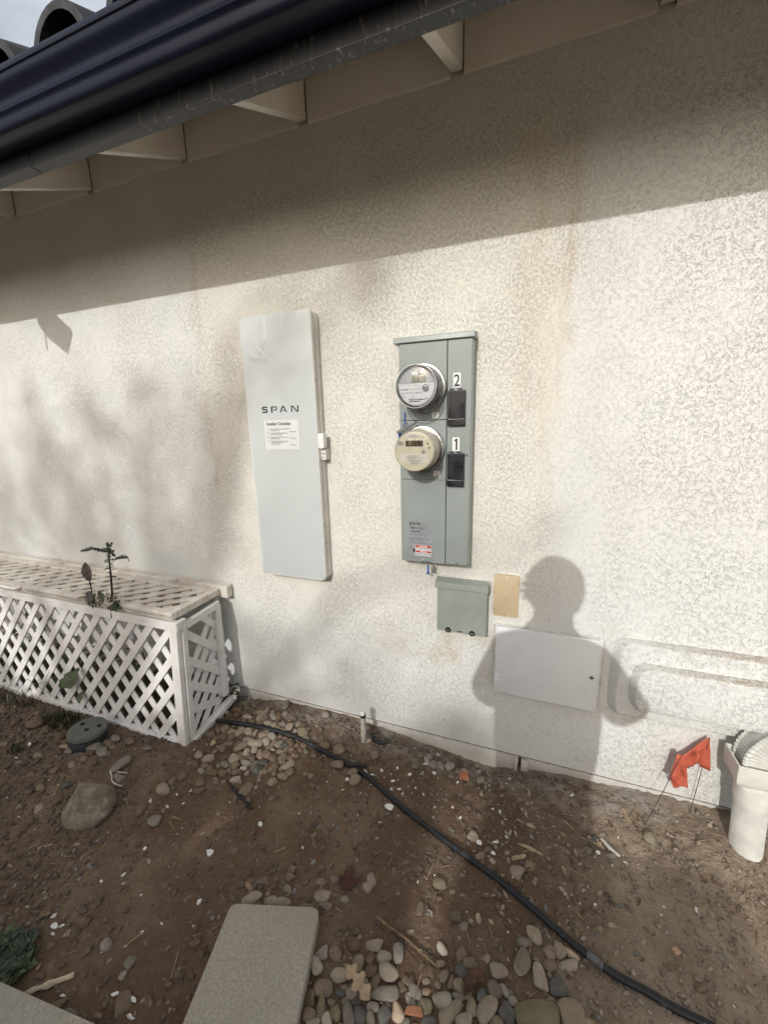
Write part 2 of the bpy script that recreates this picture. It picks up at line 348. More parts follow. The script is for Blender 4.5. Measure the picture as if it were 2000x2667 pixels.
# dirt
t = NT('bare_dirt'); X, Y, Z = t.xyz()
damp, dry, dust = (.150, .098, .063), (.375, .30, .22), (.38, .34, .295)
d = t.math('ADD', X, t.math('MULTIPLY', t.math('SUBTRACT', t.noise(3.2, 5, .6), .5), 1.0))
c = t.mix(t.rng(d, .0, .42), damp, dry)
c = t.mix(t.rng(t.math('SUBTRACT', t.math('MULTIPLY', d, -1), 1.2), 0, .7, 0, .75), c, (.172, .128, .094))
yw = t.math('ADD', Y, t.math('MULTIPLY', t.math('SUBTRACT', t.noise(7, 4), .5), .16))
c = t.mix(t.math('MULTIPLY', t.rng(yw, -.20, -.04), t.rng(t.noise(13, 5, .65), .36, .62, .1, .9)), c, dust)
c = t.mix(t.rng(t.noise(5, 6, .65), .42, .68, 0, .75), c, (.235, .172, .118))
c = t.mix(t.rng(t.noise(38, 6, .7), .56, .7, 0, .75), c, (.29, .235, .178))
c = t.mix(t.rng(t.noise(60, 5, .7), .55, .72, 0, .5), c, (.055, .034, .022))
c = t.mix(t.rng(t.voro(75), .0, .09, .75, 0), c, (.30, .27, .23))
c = t.mix(t.math('MULTIPLY', t.rng(t.voro(42), .0, .06, 1, 0), t.rng(t.noise(8, 3), .52, .6)), c, (.62, .58, .52))
h = t.math('ADD', t.noise(150, 6, .7), t.math('MULTIPLY', t.noise(36, 4, .6), 1.6))
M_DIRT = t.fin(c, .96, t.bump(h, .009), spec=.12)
# stones
def stone(name, a, b, c3, speck=.5):
    t = NT(name); oi = t.n.new('ShaderNodeObjectInfo'); rnd = oi.outputs['Random']
    ad = t.n.new('ShaderNodeVectorMath'); ad.operation = 'ADD'; t.l.new(t.co, ad.inputs[0])
    cmb = t.n.new('ShaderNodeCombineXYZ'); t.l.new(t.math('MULTIPLY', rnd, 37.0), cmb.inputs[0]); t.l.new(cmb.outputs[0], ad.inputs[1]); v = ad.outputs[0]
    c = t.mix(t.rng(t.noise(1.1, 4, .6, .4, v), .36, .66), a, b)
    c = t.mix(t.rng(t.noise(7, 5, .7, 0, v), .52, .7, 0, speck), c, c3)
    c = t.mix(t.rng(t.noise(16, 4, .7, 0, v), .58, .7, 0, .45), c, tuple(x * .45 for x in a))
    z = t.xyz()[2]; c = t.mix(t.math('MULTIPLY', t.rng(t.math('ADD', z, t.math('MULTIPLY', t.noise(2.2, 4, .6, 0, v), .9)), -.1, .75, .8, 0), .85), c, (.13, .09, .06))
    hs = t.n.new('ShaderNodeHueSaturation'); t.l.new(c, hs.inputs['Color']); t.l.new(t.rng(rnd, 0, 1, .84, 1.26, False), hs.inputs['Value']); t.l.new(t.rng(rnd, 0, 1, 1.1, .85, False), hs.inputs['Saturation'])
    return t.fin(hs.outputs[0], .82, t.bump(t.noise(9, 5, .65, 0, v), .05, .5), spec=.25)
ST = {'g': stone('stone_grey', (0.217, 0.193, 0.155), (0.281, 0.247, 0.198), (0.350, 0.312, 0.249)), 't': stone('stone_tan', (0.265, 0.213, 0.150), (0.339, 0.277, 0.198), (0.403, 0.337, 0.249)),
      'b': stone('stone_brown', (0.159, 0.112, 0.071), (0.217, 0.158, 0.105), (0.265, 0.203, 0.138)), 'd': stone('stone_dark', (0.111, 0.107, 0.095), (0.164, 0.155, 0.133), (0.244, 0.228, 0.194)),
      'l': stone('stone_light', (0.350, 0.297, 0.224), (0.435, 0.371, 0.280), (0.498, 0.436, 0.335)), 'p': stone('stone_pink', (0.307, 0.198, 0.129), (0.360, 0.247, 0.163), (0.424, 0.327, 0.232)),
      'o': stone('stone_olive', (0.196, 0.168, 0.103), (0.260, 0.223, 0.142), (0.307, 0.267, 0.181)), 'w': stone('stone_white', (0.551, 0.485, 0.370), (0.657, 0.584, 0.456), (0.721, 0.653, 0.533)),
      'c': stone('stone_cream', (0.445, 0.327, 0.198), (0.530, 0.396, 0.249), (0.583, 0.465, 0.310)), 'k': stone('stone_speckled', (0.318, 0.282, 0.219), (0.392, 0.346, 0.271), (0.148, 0.129, 0.103), .85)}
M_BIG = None
t = NT('boulder_rock'); c = t.mix(t.rng(t.noise(11, 6, .65, .6), .36, .66), (.17, .135, .10), (.30, .265, .205)); c = t.mix(t.rng(t.noise(34, 5, .7), .5, .68, 0, .7), c, (.40, .36, .28))
c = t.mix(t.rng(t.noise(60, 4, .7), .56, .7, 0, .6), c, (.08, .06, .045)); M_BIG = t.fin(c, .9, t.bump(t.noise(38, 6, .7), .012), spec=.2)
M_CHIP = simple('paint_chip', (.72, .70, .65), .7, .08, 30, objrand=.15)
M_GRIT = simple('grey_grit', (.25, .235, .215), .9, .25, 60)
M_CLOD = simple('dirt_clod', (.155, .115, .083), .95, .25, 60)
M_CLODL = simple('dry_clod', (.29, .232, .175), .95, .25, 60)
M_STRAW = simple('straw', (.34, .245, .15), .8, .2, 40)
M_WOOD = simple('splinter_wood', (.36, .265, .165), .8, .2, 60, .0008, 100, objrand=.15)
M_TWIG = simple('brown_twig', (.23, .145, .08), .75, .25, 50, .0006, 120)
M_DKST = simple('rotten_stick', (.035, .024, .019), .9, .4, 40, .002, 60)
M_WTW = simple('bleached_twig', (.62, .58, .50), .8, .12, 60)
M_TERR = simple('terracotta', (.40, .17, .09), .85, .15, 40, .001, 90)
M_BARK = simple('bark_brown', (.12, .058, .032), .85, .3, 40, .002, 60)
M_LFT = simple('dry_leaf_tan', (.40, .30, .185), .7, .12, 40, .0006, 120)
M_LFR = simple('dry_leaf_red', (.075, .016, .012), .7, .3, 40, .0006, 120)
M_LFB = simple('dry_leaf_brown', (.20, .135, .085), .8, .2, 40, .0006, 120, objrand=.2)
M_LFP = simple('dry_leaf_pale', (.36, .285, .20), .8, .2, 40, .0006, 120)
M_HUSK = simple('dry_husk', (.56, .46, .32), .7, .15, 30, .0008, 90)
M_GRUB = simple('pale_grub', (.62, .58, .40), .4, .1, 30)
M_LEAF = simple('weed_leaf', (.075, .105, .038), .6, .25, 40, .0006, 90)
M_LFD = simple('weed_leaf_dark', (.032, .045, .028), .6, .25, 40, .0006, 90)
M_LFM = simple('weed_leaf_mauve', (.13, .105, .095), .6, .2, 40, .0006, 90)
M_STEM = simple('weed_stem', (.045, .022, .022), .6, .2, 60)
M_GRASS = simple('grass_blade', (.04, .055, .022), .65, .3, 40)
M_FOL = simple('shrub_leaf', (.05, .085, .03), .6, .3, 3)
M_TRUNK = simple('tree_bark', (.13, .09, .06), .9, .3, 8, .01, 20)
M_CLO = simple('dark_clothes', (.03, .035, .05), .9, .15, 12); M_SKIN = simple('skin', (.42, .25, .18), .55, .06); M_HAIR = simple('hair_brown', (.04, .025, .016), .6, .3, 90)

# ------------------------------------------------------------------ ground
def axis(lo, hi, st, extra_lo, extra_hi): return np.array(extra_lo + list(np.arange(lo, hi, st)) + extra_hi)
gx = axis(-3.6, 1.6, .0085, [-80, -40, -20, -10, -6.5, -5, -4.2, -3.9, -3.7], [1.7, 1.9, 2.4, 3.4, 6, 12, 25, 80])
gy = axis(-1.62, .035, .0085, [-80, -40, -20, -10, -6, -4, -3, -2.4, -2.0, -1.8, -1.7], [.1, .4, 2, 10, 30, 80])
GX, GY = np.meshgrid(gx, gy); GZ = ground_h(GX, GY)
nx, ny = len(gx), len(gy)
co = np.stack([GX, GY, GZ], -1).reshape(-1, 3)
idx = np.arange(nx * ny).reshape(ny, nx)
q = np.stack([idx[:-1, :-1], idx[:-1, 1:], idx[1:, 1:], idx[1:, :-1]], -1).reshape(-1, 4)
def npmesh(name, co, quads, mat, kind=None, smooth=True, parent=None):
    me = bpy.data.meshes.new(name); k = quads.shape[1]
    me.vertices.add(len(co)); me.vertices.foreach_set('co', np.asarray(co, np.float32).ravel())
    me.loops.add(quads.size); me.loops.foreach_set('vertex_index', quads.ravel().astype(np.int32))
    me.polygons.add(len(quads)); me.polygons.foreach_set('loop_start', np.arange(0, quads.size, k, dtype=np.int32))
    if smooth: me.polygons.foreach_set('use_smooth', np.ones(len(quads), bool))
    me.update(calc_edges=True); me.materials.append(mat)
    o = bpy.data.objects.new(name, me); link(o, parent)
    if kind: o['kind'] = kind
    return o
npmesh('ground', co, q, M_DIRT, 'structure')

# ------------------------------------------------------------------ the house: wall, foundation, eave, gutter, roof
house = thing('house', 'house wall of cream stucco under a dark gutter and boarded eave', 'house')
wx = np.linspace(-9, 7, 321); wz = np.linspace(.0, 2.6, 66)
WXX, WZZ = np.meshgrid(wx, wz)
wy = .0022 * (vnoise(WXX * 2.3, WZZ * 2.3, 21) - .5) + .0014 * (vnoise(WXX * 7, WZZ * 7, 22) - .5)
wy = wy * np.clip(WZZ / .1, 0, 1)
wco = np.stack([WXX, wy, WZZ], -1).reshape(-1, 3); wi = np.arange(len(wx) * len(wz)).reshape(len(wz), len(wx))
wq = np.stack([wi[:-1, :-1], wi[:-1, 1:], wi[1:, 1:], wi[1:, :-1]], -1).reshape(-1, 4)
npmesh('wall', wco, wq, M_ST, parent=house)
MB().extr_x([(.002, 0.0), (.14, 0.0), (.14, 2.6), (.06, 2.6), (.06, .02), (.004, .006)], -9, 7).make('wall_base', M_ST, house)
fo = MB()
fo.box(-9, -.002, .022, .13, -.4, -.004, .004); fo.box(.034, 7, .022, .13, -.4, -.004, .004); fo.make('foundation', M_FO, house)
MB().box(-9, 7, -.0015, .004, -.0045, -.0008).make('screed_shadow_strip', M_SCR, house)  # dark strip drawn as the shadow gap under the stucco edge
MB().box(-.004, .036, .035, .12, -.4, -.006).make('foundation_gap', M_RUST, house)
MB().prism([(-.006, .014, -.002), (.010, .010, -.002), (.008, .010, -.06), (.004, .010, -.13), (-.008, .010, -.13), (-.003, .010, -.06)], (0, .02, 0), .003).make('plaster_lump', M_FO, house)
MB().prism([(.022, .010, -.03), (.05, .010, -.03), (.052, .010, -.075), (.045, .010, -.13), (.018, .010, -.13), (.022, .010, -.08)], (0, .02, 0), .004).make('plaster_lump', M_FO, house)
# stepped raised stucco surround at the lower right
def raised(x0, z0, z1, yb, y, sl, name):
    m = MB(); x1 = 3.2
    def ring(yy, e): return [m.bm.verts.new((x, yy, z)) for x, z in [(x0 + .012 - e, z0 - .004 * (e > 0)), (x1, z0 - .004 * (e > 0)), (x1, z1), (x0 + .035 - e, z1), (x0 + .010 - e, z1 - .018), (x0 - e, z1 - .07), (x0 - e, z0 + .05), (x0 + .003 - e, z0 + .015)]]
    A, B = ring(yb, sl), ring(y, 0); k = len(A)
    for i in range(k): m.bm.faces.new((A[i], A[(i + 1) % k], B[(i + 1) % k], B[i]))
    f = m.bm.faces.new(B); bmesh.ops.bevel(m.bm, geom=list(f.edges), offset=.007, segments=3, profile=.5, affect='EDGES', clamp_overlap=True)
    return m.make(name, M_TR, house, 50)
raised(.336, .328, .622, .006, -.044, .026, 'stucco_band'); raised(.388, .390, .556, -.040, -.086, .018, 'stucco_panel')
# eave
SL = .455
def rz(y): return 2.503 + SL * y
def para(x0, x1, y0, y1, lo, hi, mat, name, bev=.002):
    m = MB(); m.hexa([(x0, y0, rz(y0) + lo), (x1, y0, rz(y0) + lo), (x1, y1, rz(y1) + lo), (x0, y1, rz(y1) + lo), (x0, y0, rz(y0) + hi), (x1, y0, rz(y0) + hi), (x1, y1, rz(y1) + hi), (x0, y1, rz(y1) + hi)], bev, 1)
    return m.make(name, mat, house)
RX = [-.843 + .567 * k for k in range(-6, 7)]
rproto = None
for x in RX:
    if rproto is None:
        rproto = para(x - .036, x, -.452, -.004, 0, .138, M_EV, 'rafter')
        x_first = x
    else: copyobj(rproto, house, (x - x_first, 0, 0))
for a, b in zip(RX, RX[1:]):
    MB().box(a + .003, b - .039, -.012, .05, 2.488, 2.66, .001, 1).make('blocking_board', M_EV, house)
    MB().box(a + .0005, a + .0028, -.0135, -.004, 2.494 + .01 * ((a * 7) % 1), 2.62, 0).make('caulk_seam', M_CAULK, house)
MB().hexa([(-6, -.5, rz(-.5) + .14), (6, -.5, rz(-.5) + .14), (6, .3, rz(.3) + .14), (-6, .3, rz(.3) + .14), (-6, -.5, rz(-.5) + .16), (6, -.5, rz(-.5) + .16), (6, .3, rz(.3) + .16), (-6, .3, rz(.3) + .16)]).make('soffit_boarding', M_EV, house)
MB().hexa([(-6, -.52, rz(-.52) + .162), (6, -.52, rz(-.52) + .162), (6, 4, rz(4) + .162), (-6, 4, rz(4) + .162), (-6, -.52, rz(-.52) + .172), (6, -.52, rz(-.52) + .172), (6, 4, rz(4) + .172), (-6, 4, rz(4) + .172)]).make('roof_deck', M_DK, house)
fj = -1.62
MB().box(-6, fj - .0012, -.497, -.456, 2.271, 2.44, .003, 2).make('fascia', M_FA, house)
MB().box(fj + .0012, 6, -.4965, -.456, 2.2715, 2.44, .003, 2).make('fascia', M_FA, house)
# K-style gutter profile (outside skin, then the inside back)
pr = [(-.498, 2.436), (-.4985, 2.318), (-.502, 2.3145), (-.572, 2.3135), (-.579, 2.316), (-.584, 2.324), (-.5855, 2.338), (-.5865, 2.3465), (-.5905, 2.3495), (-.5935, 2.353),
      (-.5915, 2.3585), (-.5885, 2.366), (-.5885, 2.374), (-.592, 2.383), (-.599, 2.391), (-.6065, 2.398), (-.611, 2.405), (-.6125, 2.413), (-.6125, 2.420), (-.6165, 2.4215), (-.6175, 2.425), (-.6175, 2.4345), (-.6155, 2.4365), (-.606, 2.4365)]
inn = [(-.606, 2.433), (-.6085, 2.432), (-.6085, 2.412), (-.602, 2.399), (-.587, 2.386), (-.5835, 2.366), (-.5865, 2.353), (-.5815, 2.345), (-.579, 2.324), (-.572, 2.318), (-.505, 2.319), (-.5015, 2.436)]
MB().extr_x(pr + inn, -6, 6, True, 40).make('gutter', M_GU, house, 50)
# barrel tiles: the open ends show above the gutter lip
def tile_mesh():
    m = MB(); n = 14; L = .46; rings = []
    for s_, r0 in ((0, .113), (1, .098)):
        for rr in (r0, r0 - .021):
            rings.append([m.bm.verts.new((math.cos(math.pi * (1.0 - i / n)) * rr, s_ * L * .91, math.sin(math.pi * i / n) * rr * 1.0 + s_ * L * .414)) for i in range(n + 1)])
    o0, i0, o1, i1 = rings
    for i in range(n):
        m.bm.faces.new((o0[i], o0[i + 1], o1[i + 1], o1[i])); m.bm.faces.new((i0[i + 1], i0[i], i1[i], i1[i + 1]))
        m.bm.faces.new((o0[i + 1], o0[i], i0[i], i0[i + 1])); m.bm.faces.new((o1[i], o1[i + 1], i1[i + 1], i1[i]))
    for a, b, c, d in ((o0[0], o1[0], i1[0], i0[0]), (o1[n], o0[n], i0[n], i1[n])): m.bm.faces.new((a, b, c, d))
    return m.make('roof_tile', M_TI, house, 40)
tp = tile_mesh(); first = True
def plug_mesh(par):
    m = MB(); n = 12; a = [(0, .05, -.005)] + [(math.cos(math.pi * (1 - i / n)) * .093, .05 + .006 * math.sin(i * 2.3), math.sin(math.pi * i / n) * .090 - .004) for i in range(n + 1)]
    m.prism(a[1:], (0, .02, 0)); return m.make('tile_infill', M_DK, par)  # dark infill closing the tile's open end
plug = None
for row in range(3):
    for k in range(-12, 14):
        o = tp if first else copyobj(tp, house); first = False
        if row == 0:
            if plug is None: plug = plug_mesh(o)
            else: copyobj(plug, o)
        y = -.565 + row * .34
        o.location = (-1.304 + .2985 * k, y, rz(y) + .205 + .012 * row); o.rotation_euler = (0, random.uniform(-.03, .03), random.uniform(-.012, .012))
# added unseen arm and plate, shaped to cast the angular shadow on the wall
fl = thing('occluder', 'unseen plate on an added bracket, shaped to cast the angular shadow on the wall', 'occluder', (-2.5, -.62, 2.4))
MB().bar((-2.54, -.60, 2.42), (-2.54, -.93, 2.575), .03, .03).make('bracket', M_STD, fl)
MB().prism([(-2.51, -.92, 2.55), (-2.45, -.92, 2.483), (-2.368, -.92, 2.418), (-2.432, -.92, 2.323), (-2.566, -.92, 2.414), (-2.624, -.92, 2.49), (-2.59, -.92, 2.55)], (0, -.05, 0), .004).make('occluder_plate', M_BP, fl)
MB().tube([(-2.579, -.93, 2.50), (-2.583, -.93, 2.42), (-2.592, -.93, 2.335)], .006, 6).make('cable', M_RUB, fl)

# ------------------------------------------------------------------ tall white electrical panel
def rrect(x0, x1, z0, z1, r, y, n=5):
    p = []
    for cx, cz, a0 in ((x1 - r, z0 + r, -90), (x1 - r, z1 - r, 0), (x0 + r, z1 - r, 90), (x0 + r, z0 + r, 180)):
        for i in range(n + 1):
            a = R(a0 + 90 * i / n); p.append((cx + math.cos(a) * r, y, cz + math.sin(a) * r))
    return p
sp_ = thing('electrical_panel', 'tall narrow white electrical panel with a checklist sticker on its door', 'electrical panel', (-1.02, 0, .72))
MB().prism(rrect(-1.188, -.842, .722, 1.852, .022, .01), (0, -.036, 0), .002).make('enclosure', M_PS, sp_, 40)
MB().prism(rrect(-1.192, -.847, .718, 1.857, .024, -.0275), (0, -.0275, 0), .0025).make('door_rim', M_PE, sp_, 40)
dr = MB().prism(rrect(-1.189, -.850, .721, 1.854, .022, -.0555), (0, -.0012, 0), .0005).make('door', M_PW, sp_, 40)
# loose clear protective film, puckered near its top left corner
fx, fz = np.linspace(-1.1875, -.8515, 64), np.linspace(.7225, 1.8525, 180); FX, FZ = np.meshgrid(fx, fz)
rip = np.zeros_like(FX)
for ax, az, bx, bz, am, wd in ((-1.075, 1.845, -1.082, 1.73, .0016, .006), (-1.066, 1.845, -1.07, 1.75, .0012, .005), (-1.085, 1.76, -1.108, 1.69, .0022, .005), (-1.10, 1.72, -1.075, 1.685, .0014, .005),
      (-1.13, 1.755, -1.10, 1.715, .0012, .006), (-1.17, 1.735, -1.13, 1.69, .0014, .008), (-.985, 1.845, -.99, 1.80, .0008, .006), (-.955, 1.81, -.91, 1.842, .0008, .01), (-1.16, 1.70, -1.10, 1.685, .001, .008)):
    tt = np.clip(((FX - ax) * (bx - ax) + (FZ - az) * (bz - az)) / ((bx - ax) ** 2 + (bz - az) ** 2), 0, 1)
    dd = np.hypot(FX - ax - tt * (bx - ax), FZ - az - tt * (bz - az)); rip += am * np.exp(-(dd / wd) ** 2)
fco = np.stack([FX, -.0575 - rip - .0002, FZ], -1).reshape(-1, 3) - np.array(wloc(sp_)); fi = np.arange(FX.size).reshape(FX.shape)
npmesh('protective_film', fco, np.stack([fi[:-1, :-1], fi[:-1, 1:], fi[1:, 1:], fi[1:, :-1]], -1).reshape(-1, 4), M_FILM, parent=sp_)
# raised wordmark
def stroke(m, pts, w, y, h=.0008):
    pts = [Vector((a, b)) for a, b in pts]; L, Rr = [], []
    for i, q in enumerate(pts):
        d0 = (q - pts[i - 1]).normalized() if i else None; d1 = (pts[i + 1] - q).normalized() if i < len(pts) - 1 else None
        n = Vector((-(d0 or d1).y, (d0 or d1).x))
        if d0 and d1:
            n1 = Vector((-d1.y, d1.x)); b = (n + n1).normalized(); n = b / max(.45, b.dot(n))
        L.append(q + n * w / 2); Rr.append(q - n * w / 2)
    m.prism([(p.x, y, p.y) for p in L + Rr[::-1]], (0, -h, 0))
ltr = MB(); yt = -.0569; h_ = .026; z0 = 1.4655
def G(x0, pts, w=.0058, dy=0): stroke(ltr, [(x0 + a, z0 + b) for a, b in pts], w, yt - dy)
G(-1.113, [(.0295, .0232), (.0095, .0232), (.0058, .0226), (.0034, .0206), (.0028, .0182), (.0036, .0158), (.0062, .0143), (.0105, .0138), (.0205, .0128), (.0245, .0120), (.0270, .0102), (.0277, .0078), (.0268, .0052), (.0245, .0034), (.0205, .0028), (.001, .0028)])
G(-1.066, [(.004, .0), (.004, .026)], .0075); G(-1.066, [(.0078, .0234), (.025, .0234), (.0285, .021), (.029, .0175), (.028, .0135), (.0245, .0112), (.014, .0105)], .005, .0001)
G(-1.022, [(.002, .0), (.0145, .0235), (.020, .0235), (.0325, .0)], .0056); G(-1.022, [(.0125, .0075), (.0225, .0075)], .0035, .0001)
G(-.966, [(.003, .0), (.003, .0222), (.0085, .0235), (.027, .0028), (.032, .0028), (.0335, .005), (.0335, .026)], .0056)
ltr.make('wordmark', M_INK, sp_)
st_ = MB().prism([(-1.108, -.0571, 1.309), (-.936, -.0571, 1.31), (-.935, -.0571, 1.4335), (-1.108, -.0571, 1.434)], (0, -.0004, 0)).make('checklist_sticker', M_PAPER, sp_)
yp = -.0578
text('Installer Checklist', -1.0945, 1.4125, yp, .0178, M_BLK, st_, bold=.00045, sx=.93)
for i, (zz, lines) in enumerate(((1.3945, ('Become a SPAN Authorized Installer\u2122', 'in the SPAN Portal')), (1.377, ('Download the SPAN Installer App', 'to your tablet or phone')), (1.360, ('Commission the SPAN Panel in the', 'SPAN Installer App')), (1.3425, ('Ensure the homeowner has access', 'to their SPAN Panel in the', 'SPAN Home App')))):
    text('0%d' % (i + 1), -1.0925, zz, yp, .0062, M_BLK, st_, bold=.0002)
    text('\n'.join(lines), -1.0785, zz, yp, .0062, M_TXT, st_, bold=.00022)
for zz, s_ in ((1.383, 'SPAN Authorized'), (1.355, 'SPAN Installer App'), (1.3265, 'SPAN Home App')):
    text(s_, -.9655, zz, yp, .0046, M_BLK, st_, align='CENTER', bold=.0001)
MB().prism(rrect(-.8455, -.8205, 1.313, 1.3745, .004, -.03), (0, -.027, 0), .003).make('latch', M_WH, sp_, 40)
hs = MB().box(-.847, -.822, -.04, 0, 1.263, 1.309, .003).make('hasp', M_PE, sp_)
hm = MB()
for x, z in ((-.838, 1.29), (-.829, 1.29), (-.838, 1.274)): hm.lathe((x, -.0398, z), (0, -1, 0), [(0, .0028), (.0008, .0028)], 12)
hm.make('rivet_hole', M_HOLE, hs)
MB().tube([(-.852, -.05, 1.302), (-.857, -.052, 1.297), (-.858, -.052, 1.29), (-.853, -.05, 1.285)], .0022, 8).make('hasp_hook', M_STD, hs)
for z in (1.671, 1.588, .978, .894): MB().lathe((-.8465, -.043, z), (1, 0, 0), [(0, .003), (.0006, .003)], 12).make('rivet', M_HOLE, sp_)
for z in (1.642, .941): MB().lathe((-.8418, -.014, z), (1, 0, 0), [(0, .0025), (.0006, .0025)], 12).make('rivet', M_HOLE, sp_)
for z0_, z1_ in ((1.592, 1.66), (.90, .98)): MB().box(-1.199, -1.1915, -.045, -.012, z0_, z1_, .002).make('hinge', M_PE, sp_)
MB().lathe((-.885, -.02, 1.857), (0, 0, 1), [(0, .004), (.003, .004), (.004, .002)], 10).make('top_screw', M_STD, sp_)

# ------------------------------------------------------------------ green two-meter service panel
mp_ = thing('service_cabinet', 'sage green two-meter service panel with numbered black breaker covers', 'service cabinet', (-.35, 0, .855))
MB().box(-.488, -.2145, -.054, .01, .855, 1.696, .003).make('enclosure', M_GRN, mp_)
MB().box(-.2165, -.2125, -.050, -.004, .86, 1.69, .001, 1).make('side_rail', M_GRD, mp_)
hd = MB(); hd.hexa([(-.505, -.070, 1.693), (-.2095, -.070, 1.693), (-.2095, .008, 1.693), (-.505, .008, 1.693), (-.505, -.066, 1.7125), (-.2095, -.066, 1.7125), (-.2095, .008, 1.722), (-.505, .008, 1.722)], .0025)
hd.make('rain_hood', M_GRN, mp_)
def cover(x0, x1, z0, z1, name='front_cover'):
    return MB().box(x0, x1, -.0605, -.0535, z0, z1, .0018).make(name, M_GRN, mp_)
cover(-.484, -.3062, 1.4185, 1.692); cover(-.484, -.3062, 1.1955, 1.4155); cover(-.480, -.3062, .8575, 1.1925); cover(-.3032, -.218, .860, 1.692)
MB().box(-.3060, -.3034, -.0550, -.053, .86, 1.69).make('cover_gap', M_SEAM, mp_)
MB().hexa([(-.482, -.0612, 1.1925), (-.309, -.0612, 1.1920), (-.309, -.055, 1.1920), (-.482, -.055, 1.1925), (-.482, -.066, 1.1965), (-.309, -.066, 1.196), (-.309, -.055, 1.197), (-.482, -.055, 1.1975)], .0006, 1).make('drip_edge', M_GRN, mp_)
for zt, dg, zn in ((1.519, '2', 1.529), (1.297, '1', 1.3035)):
    bc = MB().box(-.299, -.2365, -.073, -.060, zt - .100, zt, .0025).make('breaker_cover', M_BP, mp_)
    MB().box(-.300, -.2365, -.076, -.060, zt - .123, zt - .0985, .003).make('latch_tab', M_BP, bc)
    MB().tube([(-.281, -.0772, zt - .1085), (-.272, -.0785, zt - .110), (-.263, -.0785, zt - .1095), (-.256, -.0772, zt - .107)], .0011, 6).make('finger_grip', M_STD, bc)
    for xh in (-.2865, -.2575): MB().box(xh - .007, xh + .008, -.071, -.060, zt - .001, zt + .0065, .002).make('hinge', M_BP, bc)
    npl = MB().box(-.2825, -.256, -.0616, -.0603, zn, zn + .050, .0002, 1).make('number_plate', M_WH, mp_)
    if dg == '2': text(dg, -.2692, zn + .0045, -.0618, .0575, M_BLK, npl, 'digit', 'CENTER', .80, .0008)
    else: MB().prism([(-.2705, -.0617, zn + .0045), (-.2640, -.0617, zn + .0045), (-.2640, -.0617, zn + .0455), (-.2690, -.0617, zn + .0455), (-.2755, -.0617, zn + .0395), (-.2755, -.0617, zn + .0345), (-.2705, -.0617, zn + .0370)], (0, -.0002, 0)).make('digit', M_BLK, npl)
for x, z in ((-.348, 1.436), (-.341, 1.2195)):
    s_ = MB().prism([(x - .0125, -.0607, z - .0095), (x + .0125, -.0607, z - .011), (x + .013, -.0607, z + .0085), (x - .012, -.0607, z + .010)], (0, -.0003, 0)).make('round_corner_sticker', M_WH, mp_)
    flat([(x - .0095, x + .0085, z + .0045, z + .0058), (x - .0085, x + .006, z + .0015, z + .0026), (x - .005, x + .0075, z - .0065, z - .0035)], -.06125, 'print', M_TXT, s_)
wl_ = MB().prism([(-.4525, -.0607, .879), (-.358, -.0607, .879), (-.357, -.0607, 1.0255), (-.452, -.0607, 1.0265)], (0, -.0004, 0)).make('rating_label', M_LAB, mp_)
yq = -.06125
text('E', -.4495, 1.0105, yq, .0165, M_BLK, wl_, bold=.0007, sx=.85); text('A', -.4385, 1.0105, yq, .0165, M_BLK, wl_, bold=.0007, sx=.75); text('T', -.4285, 1.0105, yq, .0165, M_BLK, wl_, bold=.0007, sx=.9)
text('\u2022', -.4205, 1.0100, yq, .017, M_BLK, wl_, bold=.0003); text('N', -.4160, 1.0105, yq, .0165, M_BLK, wl_, bold=.0007, sx=.85)
text('1MP2122R', -.4485, .9935, yq, .0128, M_BLK, wl_, bold=.00015, sx=.97)
text('200 AMPS MAX.', -.4485, .9825, yq, .0062, M_BLK, wl_, bold=.0003)
rows = []
for z, a, b in ((.988, .0, .083), (.9785, .002, .064), (.9745, .0, .086), (.9715, .0, .079), (.968, .0, .088), (.9565, .0, .086), (.953, .0, .084), (.9495, .0, .087), (.940, .0, .012), (.940, .02, .05), (.9345, .0, .09)):
    x = -.4485 + a
    while x < -.4485 + b:
        w = .002 + .006 * random.random(); rows.append((x, min(x + w, -.4485 + b), z, z + .0016)); x += w + .0013
flat(rows, yq, 'fine_print', M_TXT, wl_)
wb = flat([(-.4270, -.3605, .8835, .9285)], -.06118, 'warning_block', M_LBW, wl_)
flat([(-.4255, -.362, .9185, .9275), (-.4255, -.362, .8980, .9055)], -.06125, 'red_band', M_RED, wl_)
text('DANGER', -.392, .9205, -.0613, .0072, M_WH, wl_, align='CENTER', bold=.0002); text('WARNING', -.392, .8992, -.0613, .0062, M_WH, wl_, align='CENTER', bold=.0002)
text('\u25b2', -.4135, .9205, -.0613, .006, M_WH, wl_)
rows = []
for z in (.9155, .9125, .9095, .8955, .8925, .8895, .8865):
    x = -.425
    while x < -.364: w = .002 + .007 * random.random(); rows.append((x, min(x + w, -.362), z, z + .0014)); x += w + .0013
flat(rows, -.06125, 'fine_print', M_TXT, wl_)
hb = MB()
hb.prism([(-.4375, yq, .9035), (-.4345, yq, .912), (-.4305, yq, .9125), (-.4285, yq, .907), (-.4290, yq, .899), (-.4325, yq, .8965), (-.4365, yq, .899)], (0, -.0001, 0)); hb.prism([(-.4485, yq, .9175), (-.4445, yq, .9130), (-.4455, yq, .9115), (-.4395, yq, .9055), (-.4425, yq, .9105), (-.4415, yq, .9125)], (0, -.0001, 0))
hb.make('shock_symbol', M_BLK, wl_)
for x, z, r in ((-.397, .8645, .0048), (-.2585, .866, .004), (-.2285, 1.289, .0045), (-.2155, .8665, .004)):
    MB().lathe((x, -.0600, z), (0, -1, 0), [(0, r), (.0025, r), (.004, r * .6)], 12).make('screw', M_STL, mp_, 40)
MB().box(-.392, -.366, -.066, -.058, .8615, .8645, .001, 1).make('seal_hasp', M_STL, mp_)
